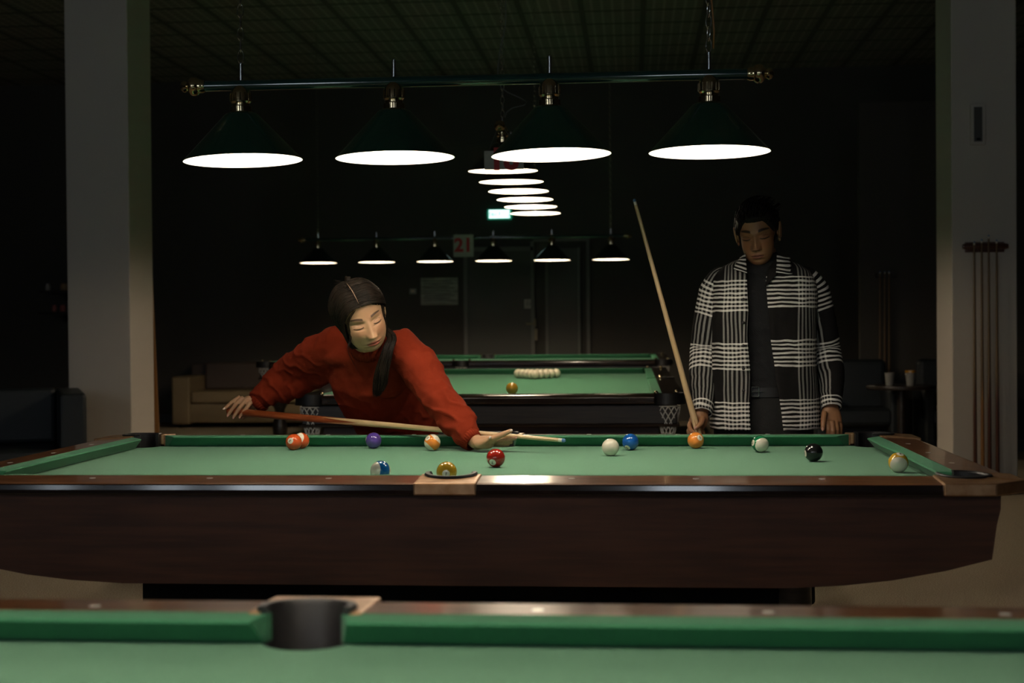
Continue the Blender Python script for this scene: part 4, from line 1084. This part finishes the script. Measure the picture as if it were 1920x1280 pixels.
# hair: cap that follows the skull plus strands
def hair_cap(wide, HMx, line_fn, off, parent, m, name='hair', seed=1, wav=.0015):
    d, nu, nv = head_dirs(160, 130); r = head_r(d, wide); P_ = d*r[:, None]; k = line_fn(P_, d)
    nz_ = np.array([noise.noise(Vector((a[0]*9+seed, a[1]*9, a[2]*2.2))) for a in d])
    st2 = np.sin(np.arctan2(d[:, 0], -d[:, 2]*0+.15+d[:, 2])*58)*.5
    r2 = r+np.where(k > 0, off*S2(0, 1, k), -.012*S2(0, .6, -k))+(wav*nz_*2+.0005*st2)*(k > 0)
    if callable(off): pass
    V = d*r2[:, None]; V = np.vstack([V, [[0, 0, r2[:nu].mean()]], [[0, 0, -(r2[-nu:].mean())]]])
    o = MB(); o.add([tuple(v) for v in xf(V, HMx)], grid_faces(nu, nv)); return o
def w_line(P_, d):
    x, y, z = P_[:, 0], P_[:, 1], P_[:, 2]
    front = (z-.066+6.5*(x+.008)**2)/.022            # forehead hairline
    side = (y+.040-.25*np.maximum(0, z))/.016            # behind the temple
    k = np.maximum(front, side)
    low = (z+.075+.3*np.maximum(0, .02-y))/.02; return np.clip(np.minimum(k, low), -1, 1)
hc_ = hair_cap(WW, HM, w_line, .0085, wo, M['hair_dark'])
rnd = random.Random(5)
def surf(dirv, off, wide=1.09):
    dv = np.array([list(dirv.normalized())]); return dirv.normalized()*(head_r(dv, wide)[0]+off)
def strand(mb, pts, r, n=5, sub=6):
    # catmull-rom through the points
    P_ = [pts[0]]+list(pts)+[pts[-1]]; path = []
    for i in range(1, len(P_)-2):
        for k in range(sub):
            t_ = k/sub; a, b_, c, d = P_[i-1], P_[i], P_[i+1], P_[i+2]
            path.append(.5*((2*b_)+(c-a)*t_+(2*a-5*b_+4*c-d)*t_*t_+(3*b_-a-3*c+d)*t_**3))
    path.append(P_[-2]); N = len(path); mb.tube(path, [max(.0002, r*min(1, 3*(1-i/(N-1))+.12)*min(1, .5+i/3)) for i in range(N)], n, cap=False)
# from the parting to both sides, back to the nape
RA = [(-.008, -.074, .070), (.030, -.066, .061), (.060, -.041, .038), (.077, -.004, .008), (.068, .040, -.042), (.036, .068, -.078)]
RB_ = [(-.010, .045, .100), (.035, .055, .085), (.065, .055, .050), (.072, .058, .010), (.052, .072, -.040), (.026, .080, -.080)]
LA = [(-.012, -.074, .070), (-.038, -.062, .060), (-.061, -.046, .026), (-.069, -.040, -.020), (-.072, -.034, -.062), (-.070, -.020, -.100)]
LB = [(-.012, .045, .100), (-.045, .055, .085), (-.070, .050, .045), (-.078, .045, .0), (-.076, .045, -.050), (-.070, .048, -.100)]
for i in range(680):
    f = rnd.random()**1.25; A0, B0 = (RA, RB_) if i % 2 else (LA, LB)
    o_ = .0105+rnd.random()*.0040; w_ = rnd.gauss(0, .0012); Q = []
    for j, (a_, b_) in enumerate(zip(A0, B0)):
        p = Vector(a_).lerp(Vector(b_), f)+Vector((rnd.gauss(0, .0010), rnd.gauss(0, .0010)+w_, rnd.gauss(0, .0010)+w_))
        q = surf(p, o_ if j else o_-.002)
        if j == 5: q = q*1.0+Vector((rnd.gauss(0, .003), rnd.gauss(0, .003), rnd.gauss(0, .006)))
        Q.append(q)
    strand(hc_, [HM @ q for q in Q], .00125, 4, 5)
# pale scalp showing in the parting
ps = [HM @ surf(Vector((-.010, yy, .095-.6*max(0, -yy-.03))), .0128) for yy in (-.066, -.055, -.040, -.022, -.005, .012)]
MB().tube(ps, [.0004, .0009, .0014, .0014, .0009, .0003], 6).build('parting', M['scalp'], wo, smooth=True)
# flyaway wisps along the parting and the knot on the crown
for i in range(26):
    a0 = surf(Vector((-.012+rnd.gauss(0, .004), -.03+rnd.random()*.05, .09)), .010); q1 = a0+Vector((-.012-rnd.random()*.02, rnd.gauss(0, .008), .008+rnd.random()*.012)); q2 = q1+Vector((-.016*rnd.random()-.004, rnd.gauss(0, .01), .002+rnd.gauss(0, .005)))
    strand(hc_, [HM @ q for q in (a0, q1, q2)], .0005, 3)
kc = HM @ surf(Vector((.0, .035, .10)), .012)
for i in range(16):
    a = i*2*PI/16; pts = [kc+Vector((math.cos(a+t_*2.2)*.009*(1-.3*t_), math.sin(a+t_*2.2)*.008, -.006+.016*math.sin(t_*2.6)+rnd.gauss(0, .001))) for t_ in (0, .35, .7, 1)]
    strand(hc_, pts, .0022)
# thin loose strand in front of the left side of the face
fs_ = [HM @ surf(Vector((-.030, -.075, .066)), .012), HM @ surf(Vector((-.056, -.052, .02)), .006), HM @ surf(Vector((-.058, -.046, -.03)), .004), W(652, 655, .50), W(660, 675, .55), W(675, 700, .60)]
strand(hc_, fs_, .0010, 4, 8); strand(hc_, [p+Vector((.003, 0, .001)) for p in fs_[:4]], .0012, 4, 8); strand(hc_, [p+Vector((-.004, .002, 0)) for p in fs_[:4]], .0014, 4, 8)
# the long lock over her left shoulder
ctr_l = [HM @ Vector((.040, .065, -.060)), W(733, 628, .62), W(727, 655, .585), W(717, 690, .585), W(712, 720, .60), W(706, 744, .61)]
wid = [.020, .016, .019, .024, .024, .014]
for i in range(150):
    ra = math.sqrt(rnd.random()); aa = rnd.random()*2*PI; l_ = 1-.14*rnd.random()**1.5; pts = []
    for j, (c, w_) in enumerate(zip(ctr_l, wid)):
        tw_ = aa+j*.12; pts.append(c+Vector((math.cos(tw_)*w_*ra+rnd.gauss(0, .0012), math.sin(tw_)*w_*.6*ra, rnd.gauss(0, .003)-(0 if j < 5 else (1-l_)*-.12))))
    strand(hc_, pts, .0019, 4, 6)
hc_.build('hair', M['hair_dark'], wo, smooth=True)

# ---------------- the man standing behind the table
mn = thing('person', 'person in black with an open black and white checked shirt, standing and holding a cue', 'person', (.98, 1.2, 0))
SK2 = (.29, .14, .068)
HM2 = head_matrix(W(1420.5, 438, 1.16), 14, -14, 9, 1.06)
hV, hF, hC = make_head(.97, SK2, (.20, .070, .045), (.010, .007, .006), False)
hV = xf(hV, HM2)
MY = MAN_Y
b = MB(); X0 = W(1430, 600, MY).x
nb_ = W(1428, 505, MY+.01); nt_ = HM2 @ Vector((0, .02, -.06))
b.tube([nb_+Vector((0, .01, -.07)), nb_, nb_.lerp(nt_, .5), nt_], [.075, .062, .058, .058], 20)
def zv(v): return W(1430, v, MY).z
tors = [(zv(770), .07, .12), (zv(735), .08, .125), (zv(670), .105, .150), (zv(600), .115, .170), (zv(545), .11, .180), (zv(515), .08, .15)]
b.tube([(X0, MY, z) for z, _, _ in tors], [(a, c) for _, a, c in tors], 28, updir=(0, -1, 0))
RS2, RE2, RW2 = W(1352, 528, MY+.02), W(1326, 655, MY+.04), W(1316, 772, MY-.09)
LS2, LE2, LW2 = W(1518, 530, MY+.02), W(1548, 655, MY+.05), W(1558, 762, MY-.04)
for sh, el, wr in ((RS2, RE2, RW2), (LS2, LE2, LW2)):
    b.tube([Vector((X0, MY, zv(525))), sh+Vector((0, 0, -.02)), sh.lerp(el, .5), el, el.lerp(wr, .5), wr], [.060, .044, .042, .038, .034, .027], 16)
legs2 = []
for s_ in (-1, 1):
    hj = Vector((X0+s_*.085, MY, zv(800))); kn = Vector((X0+s_*.10, MY-.01, .47)); an = Vector((X0+s_*.12, MY+.02, .09)); legs2.append((hj, kn, an))
    b.tube([Vector((X0, MY, zv(775))), hj, hj.lerp(kn, .5), kn, kn.lerp(an, .4), an], [.07, .075, .07, .055, .05, .036], 16)
    b.tube([an, an+Vector((0, -.08, -.05)), an+Vector((0, -.17, -.06))], [.038, .038, .03], 12)
# his right hand round the cue
b.tube([RW2, hp(1314, 781, 1.10), hp(1309, 790, 1.103), hp(1305, 797, 1.10)], [(.022, .027), (.020, .034), (.018, .038), (.015, .036)], 16, updir=(.3, -1, 0))
finger(b, [hp(1317, 783, 1.085), hp(1314.5, 794, 1.062), hp(1306, 801.5, 1.048)], .0125, .0090)
finger(b, [hp(1299, 790, 1.105), hp(1292.5, 796, 1.085), hp(1294, 805, 1.056), hp(1300, 810, 1.045)], .0105, .0080)
finger(b, [hp(1299, 799, 1.108), hp(1291, 807, 1.088), hp(1293, 815, 1.056), hp(1302, 819, 1.045)], .0105, .0080)
finger(b, [hp(1301, 808, 1.108), hp(1293, 816, 1.088), hp(1295, 825, 1.056), hp(1304, 829, 1.045)], .0100, .0078)
finger(b, [hp(1305, 800, 1.115), hp(1316, 806, 1.115), hp(1319, 815, 1.105), hp(1316, 824, 1.095)], .0100, .0075)
# his left hand hanging relaxed, back of the hand to the front
b.tube([LW2, hp(1558, 772, 1.155), hp(1559, 783, 1.145), hp(1560, 792, 1.135)], [(.022, .030), (.020, .037), (.018, .041), (.014, .040)], 16, updir=(.15, -1, 0))
finger(b, [hp(1546, 772, 1.13), hp(1543.5, 788, 1.105), hp(1543, 804, 1.09)], .0120, .0088)
finger(b, [hp(1551, 789, 1.125), hp(1553, 806, 1.105), hp(1552, 822, 1.115), hp(1550, 832, 1.13)], .0108, .0082)
finger(b, [hp(1559.5, 790, 1.125), hp(1562, 808, 1.105), hp(1561, 825, 1.115), hp(1559, 836, 1.135)], .0108, .0082)
finger(b, [hp(1567, 789, 1.135), hp(1570, 806, 1.118), hp(1569, 822, 1.13), hp(1567, 833, 1.15)], .0102, .0078)
finger(b, [hp(1573, 786, 1.15), hp(1576.5, 800, 1.14), hp(1576, 813, 1.15), hp(1574, 822, 1.165)], .0092, .0070)
mb_ = b.build('body', M['skin'], mn); smooth_mesh(mb_, .0032, 3)
eb = MB(); ear(eb, 1, .99); ear(eb, -1, .99); eV = xf(np.array([list(v) for v in eb.v]), HM2); k0 = len(hV)
finish_body(mb_, np.vstack([hV, eV]), hF+[tuple(i+k0 for i in f) for f in eb.f], np.vstack([hC, np.tile(np.array(SK2)*.95, (len(eV), 1))]), SK2)
nail(mb_, hp(1303.5, 802, 1.040), (-.2, -1, .1), (-.5, 0, -1), .0050, .0062, M['skin_plain']); nail(mb_, hp(1542.5, 804, 1.081), (0, -1, .1), (0, 0, -1), .0052, .0066, M['skin_plain'])
# turtleneck, trousers, belt, shoes
s = MB(); s.tube([(X0, MY, z) for z in (zv(745), zv(670), zv(600), zv(545), zv(515), zv(503))], [(.108, .152), (.112, .155), (.120, .172), (.115, .182), (.088, .155), (.072, .085)], 32, updir=(0, -1, 0))
s.tube([nb_+Vector((0, 0, -.05)), nb_, nb_.lerp(nt_, .55), nb_.lerp(nt_, .80)], [.080, .069, .066, .0655], 24)
s.ball((X0, MY-.01, zv(518)), (.165, .085, .06), 24, 14)
to = s.build('turtleneck', M['black_knit'], mn); smooth_mesh(to, .006, 5)
displace(to, lambda co, no: .003*vnoise(co*np.array([1, 1, 2.4]), 14, 2, 2))
s = MB(); s.tube([(X0, MY, z) for z in (zv(733), zv(765), zv(800), zv(830))], [(.108, .152), (.116, .165), (.12, .172), (.11, .165)], 32, updir=(0, -1, 0))
for hj, kn, an in legs2: s.tube([hj+Vector((0, 0, .06)), hj.lerp(kn, .5), kn, kn.lerp(an, .6), an+Vector((0, 0, .01))], [.108, .10, .088, .082, .078], 20)
tw = s.build('trousers', M['black_denim'], mn); smooth_mesh(tw, .008, 3)
zbt = zv(733); bl = MB(); rs = []
for dz, e in ((-.018, 0), (-.018, .004), (.018, .004), (.018, 0)):
    rs.append([(X0+(.154+e)*math.cos(a), MY+(.111+e)*math.sin(a), zbt+dz) for a in [2*PI*i/56 for i in range(56)]])
bt = bl.rings(rs, cap=False, wrap=True).build('belt', M['leather'], mn, auto=40)
bc = W(1417, 734, MY-.118)
q = MB(); 
for (a_, c_) in (((-.017, -.019), (-.014, .019)), ((.010, -.019), (.013, .019)), ((-.017, -.019), (.013, -.016)), ((-.017, .016), (.013, .019)), ((-.015, -.0015), (.030, .0015))):
    q.box((bc.x+a_[0], bc.y-.004, bc.z+a_[1]), (bc.x+c_[0], bc.y+.001, bc.z+c_[1]))
q.build('buckle', M['chrome'], bt, bevel=.001)
for _, _, an in legs2:
    MB().tube([an+Vector((0, .06, -.045)), an+Vector((0, -.03, -.04)), an+Vector((0, -.12, -.050)), an+Vector((0, -.22, -.060))], [(.042, .040), (.048, .044), (.038, .048), (.022, .036)], 18, updir=(0, 0, 1)).build('shoe', M['leather'], mn, smooth=True)
# checked overshirt
M['check'] = m = mat('black and white checked wool', (.02, .02, .02), .95, spec=.1)
uvn = nd(m, 'ShaderNodeUVMap'); uvn.uv_map = 'weave'; sp = nd(m, 'ShaderNodeSeparateXYZ'); lk(m, uvn.outputs[0], sp.inputs[0])
def mth(op, a, b_=None):
    n_ = nd(m, 'ShaderNodeMath', operation=op)
    for i, v in enumerate((a, b_)):
        if v is None: continue
        if isinstance(v, (int, float)): n_.inputs[i].default_value = v
        else: lk(m, v, n_.inputs[i])
    return n_.outputs[0]
def band(src, off, per, wid_): return mth('LESS_THAN', mth('FLOORED_MODULO', mth('SUBTRACT', src, off), per), wid_)
U_, V_ = sp.outputs['X'], sp.outputs['Y']
hb = mth('MULTIPLY', band(V_, 1.238, .2325, .118), band(V_, 1.238, .0160, .0074))
vb_ = mth('MULTIPLY', band(U_, .190, .294, .104), band(U_, .190, .0160, .0074))
hb2 = mth('MULTIPLY', hb, .80); vb2 = mth('MULTIPLY', vb_, .30)
tot = mth('ADD', hb2, vb2)
tn = nd(m, 'ShaderNodeTexNoise'); tn.inputs['Scale'].default_value = 420; tn.inputs['Detail'].default_value = 2
mpv = nd(m, 'ShaderNodeMapping'); mpv.inputs['Scale'].default_value = (1, 1, 1); lk(m, uvn.outputs[0], mpv.inputs[0]); lk(m, mpv.outputs[0], tn.inputs['Vector'])
wv = mth('MULTIPLY', tot, mth('ADD', mth('MULTIPLY', tn.outputs['Fac'], .9), .5))
mx_ = nd(m, 'ShaderNodeMix', data_type='RGBA'); lk(m, wv, mx_.inputs[0]); mx_.inputs[6].default_value = (.012, .011, .011, 1); mx_.inputs[7].default_value = (.80, .77, .71, 1)
lk(m, mx_.outputs[2], bsdf(m).inputs['Base Color'])
bp = nd(m, 'ShaderNodeBump'); bp.inputs['Strength'].default_value = .35; bp.inputs['Distance'].default_value = .0015; lk(m, tn.outputs['Fac'], bp.inputs['Height']); lk(m, bp.outputs[0], bsdf(m).inputs['Normal'])
sv = []; sf = []; suv = []
def sheet(rings_, uvs, closed=False):
    o = len(sv); n = len(rings_[0])
    for r_, u_ in zip(rings_, uvs): sv.extend([tuple(p) for p in r_]); suv.extend(u_)
    for j in range(len(rings_)-1):
        for i in range(n-1): sf.append((o+j*n+i, o+j*n+i+1, o+(j+1)*n+i+1, o+(j+1)*n+i))
YF = MY-.13
xo = W(1403, 650, YF).x
prof_ = [(806, 1331, 1538, 1407, 1468), (780, 1331, 1537, 1406, 1465), (740, 1332, 1534, 1406, 1460), (700, 1333, 1531, 1405, 1453), (660, 1334, 1530, 1404, 1448), (620, 1335, 1530, 1403, 1444), (585, 1334, 1531, 1403, 1441), (550, 1333, 1532, 1402, 1437), (525, 1335, 1528, 1400, 1435), (508, 1344, 1517, 1398, 1438), (497, 1357, 1501, 1396, 1446), (489, 1372, 1484, 1394, 1453), (482, 1386, 1469, 1394, 1460)]
RR = []; UU = []; NS = 90
# interpolate rings for a smooth cloth
fine = []
for i in range(len(prof_)-1):
    k = max(1, int(abs(prof_[i][0]-prof_[i+1][0])/5))
    for j in range(k): fine.append(tuple(np.array(prof_[i])+(np.array(prof_[i+1])-np.array(prof_[i]))*j/k))
fine.append(prof_[-1])
for (v, uL, uR, oL, oR) in fine:
    zz = W(1430, v, YF).z; xl, xr = W(uL, v, MY).x, W(uR, v, MY).x; ol, orr = W(oL, v, YF).x, W(oR, v, YF).x
    cx_, rb = (xl+xr)/2, (xr-xl)/2; ra = .142*min(1, .42+.58*(rb/.19)**2.0) if v < 525 else .142
    if v > 700: ra += .012*(v-700)/106
    def pt(a):
        e = 2/2.5; ca, sa = math.cos(a), math.sin(a)
        return cx_+rb*math.copysign(abs(ca)**e, ca), MY+ra*math.copysign(abs(sa)**e, sa)
    def ang(xt):
        lo, hi = -PI, 0.0
        for _ in range(40):
            m_ = (lo+hi)/2
            if pt(m_)[0] < xt: lo = m_
            else: hi = m_
        return (lo+hi)/2
    aL, aR = ang(ol), ang(orr)      # both between -pi and 0, front is y < MY
    As = [aL-(2*PI-(aR-aL))*i/(NS-1) for i in range(NS)]
    ring = [(pt(a)[0], pt(a)[1], zz) for a in As]
    # cloth coordinate: arc length measured from the left edge, and from the right edge for the right half
    L_ = [0.0]
    for i in range(1, NS): L_.append(L_[-1]+math.dist(ring[i], ring[i-1]))
    T_ = L_[-1]; uu = []
    for i in range(NS):
        if i < NS//2: uu.append(((ol-xo)-L_[i], zz))
        else: uu.append(((orr-xo)+(T_-L_[i]), zz-.012))
    RR.append(ring); UU.append(uu)
sheet(RR, UU)
def sleeve(path, rad, u0, ups=0, n=40, vofs=0):
    # dense path
    P_ = [Vector(p) for p in path]; dp = []; dr = []
    for i in range(len(P_)-1):
        k = max(2, int((P_[i+1]-P_[i]).length/.009))
        for j in range(k): dp.append(P_[i].lerp(P_[i+1], j/k)); dr.append(rad[i]+(rad[i+1]-rad[i])*j/k)
    dp.append(P_[-1]); dr.append(rad[-1])
    for _ in range(6): dp = [dp[0]]+[(dp[i-1]+dp[i]*2+dp[i+1])/4 for i in range(1, len(dp)-1)]+[dp[-1]]
    RR = []; UU = []; ref = Vector((0, 1, 0))
    for i, p in enumerate(dp):
        t_ = (dp[min(i+1, len(dp)-1)]-dp[max(i-1, 0)]).normalized(); a = (ref-t_*ref.dot(t_)).normalized(); b_ = t_.cross(a)
        RR.append([p+(a*math.cos(2*PI*k/n)+b_*math.sin(2*PI*k/n))*dr[i] for k in range(n+1)])
        UU.append([(u0+.052*2*PI*k/n, p.z+vofs) for k in range(n+1)])
    sheet(RR, UU)
sleeve([W(1372, 505, MY+.01), W(1350, 520, MY+.01), W(1340, 545, MY+.02), W(1330, 600, MY+.035), W(1322, 655, MY+.045), W(1318, 710, MY-.01), W(1317, 750, MY-.065), W(1316, 775, MY-.10)],
       [.015, .046, .060, .061, .058, .054, .047, .038], .077, vofs=.01)
sleeve([W(1490, 505, MY+.01), W(1512, 520, MY+.01), W(1526, 545, MY+.02), W(1538, 600, MY+.035), W(1547, 655, MY+.055), W(1557, 705, MY+.01), W(1558, 735, MY-.02), W(1559, 766, MY-.05)],
       [.015, .046, .060, .060, .058, .055, .045, .036], .02, vofs=-.008)
# collar leaves
def leaf(P4, u0, v0, swap):
    RR = []; UU = []
    a, b_, c, d = [Vector(p) for p in P4]
    for j in range(9):
        f = j/8; p0 = a.lerp(d, f); p1 = b_.lerp(c, f); RR.append([p0.lerp(p1, k/8)+Vector((0, -.008*math.sin(PI*k/8), 0)) for k in range(9)])
        UU.append([(u0+.02*k/8*0, v0+.07*f) for k in range(9)])
    sheet(RR, UU)
leaf((W(1455, 511, MY-.150), W(1486, 513, MY-.125), W(1483, 483, MY-.06), W(1457, 478, MY-.09)), .05, 1.242, 0)
leaf((W(1400, 513, MY-.148), W(1376, 503, MY-.12), W(1387, 482, MY-.05), W(1397, 476, MY-.08)), .05, 1.242, 0)
leaf((W(1457, 514, MY-.150), W(1434, 538, MY-.150), W(1439, 516, MY-.140), W(1456, 486, MY-.095)), .20, 1.38, 0)
me = bpy.data.meshes.new('overshirt'); me.from_pydata(sv, [], sf); me.materials.append(M['check'])
ul = me.uv_layers.new(name='weave')
li = np.empty(len(me.loops), dtype=np.int32); me.loops.foreach_get('vertex_index', li); ul.data.foreach_set('uv', np.array(suv)[li].ravel())
for p in me.polygons: p.use_smooth = True
osh = bpy.data.objects.new('overshirt', me); C.objects.link(osh); osh.parent = mn; osh.matrix_parent_inverse = parent_inv(mn)
def shirt_disp(co, no):
    a = vnoise(co*np.array([1.6, 1, .55]), 11, 5, 2); c2 = vnoise(co*np.array([1, 1, 1.8]), 20, 1, 2)
    arm = np.clip((np.abs(co[:, 0]-X0)-.19)/.03, 0, 1)
    return np.stack([.006*a*(1-arm)+.003*c2*arm, .012*a*(1-arm)+.005*c2*arm, .004*c2], 1)
displace(osh, shirt_disp)
md = osh.modifiers.new('thickness', 'SOLIDIFY'); md.thickness = .0025; md.offset = 0
# snap buttons down the left edge
for v in (561, 605, 648, 691, 732):
    p = W(1394, v, YF-.022); MB().lathe([(.0001, .004), (.004, .0035), (.006, .001), (.006, 0)], 12, p, Matrix.Rotation(PI/2, 4, 'X')).build('button', M['leather'], osh, smooth=True)
# his hair
def m_line(P_, d):
    x, y, z = P_[:, 0], P_[:, 1], P_[:, 2]
    front = (z-(.056-9*np.maximum(0, np.abs(x)-.03)**1.5))/.008
    side = (y+.028)/.008+0*z
    k = np.maximum(front*(1), np.minimum(side, (z-.002+.6*np.maximum(0, y-.0)*1.2)/.01))
    k = np.maximum(k, np.minimum(side, (z+.02)/.01)*(np.abs(x) > .04)); low = (z+.055+.0*y)/.015+3*np.maximum(0, y-.0)*10; ear_ = 1
    return np.clip(np.where(y < .02, np.maximum(front, np.minimum((y+.030)/.006, (z-.012)/.01)), np.minimum((z+.070)/.02, 1)), -1, 1)
h2 = hair_cap(.97, HM2, m_line, .012, mn, M['hair_black'], seed=4)
for i in range(260):
    f = rnd.random(); x0_ = rnd.uniform(-.055, .055); y0 = rnd.uniform(-.075, .02)
    s0 = surf(Vector((x0_, y0, .075-.9*max(0, abs(x0_)-.03))), .010, .97)
    lift = .020 if y0 < -.03 else .010
    q1 = s0+Vector((x0_*.10+.004, -.004, lift*.8)); q2 = s0+Vector((x0_*.15+.010, .016, lift*1.15)); q3 = s0+Vector((x0_*.18+.014, .040, lift*.7))
    strand(h2, [HM2 @ q for q in (s0, q1, q2, q3)], .0018, 4, 4)
for i in range(120):
    sx = rnd.choice((-1, 1)); y0 = rnd.uniform(-.035, .06); z0 = rnd.uniform(.0, .06)
    if y0 < 0 and z0 < .015: z0 = .02
    s0 = surf(Vector((sx*.075, y0, z0)), .009, .97); strand(h2, [HM2 @ q for q in (s0, s0+Vector((sx*.005, .006, .006)), s0+Vector((sx*.004, .014, .004)))], .0014, 3, 3)
h2.build('hair', M['hair_black'], mn, smooth=True)
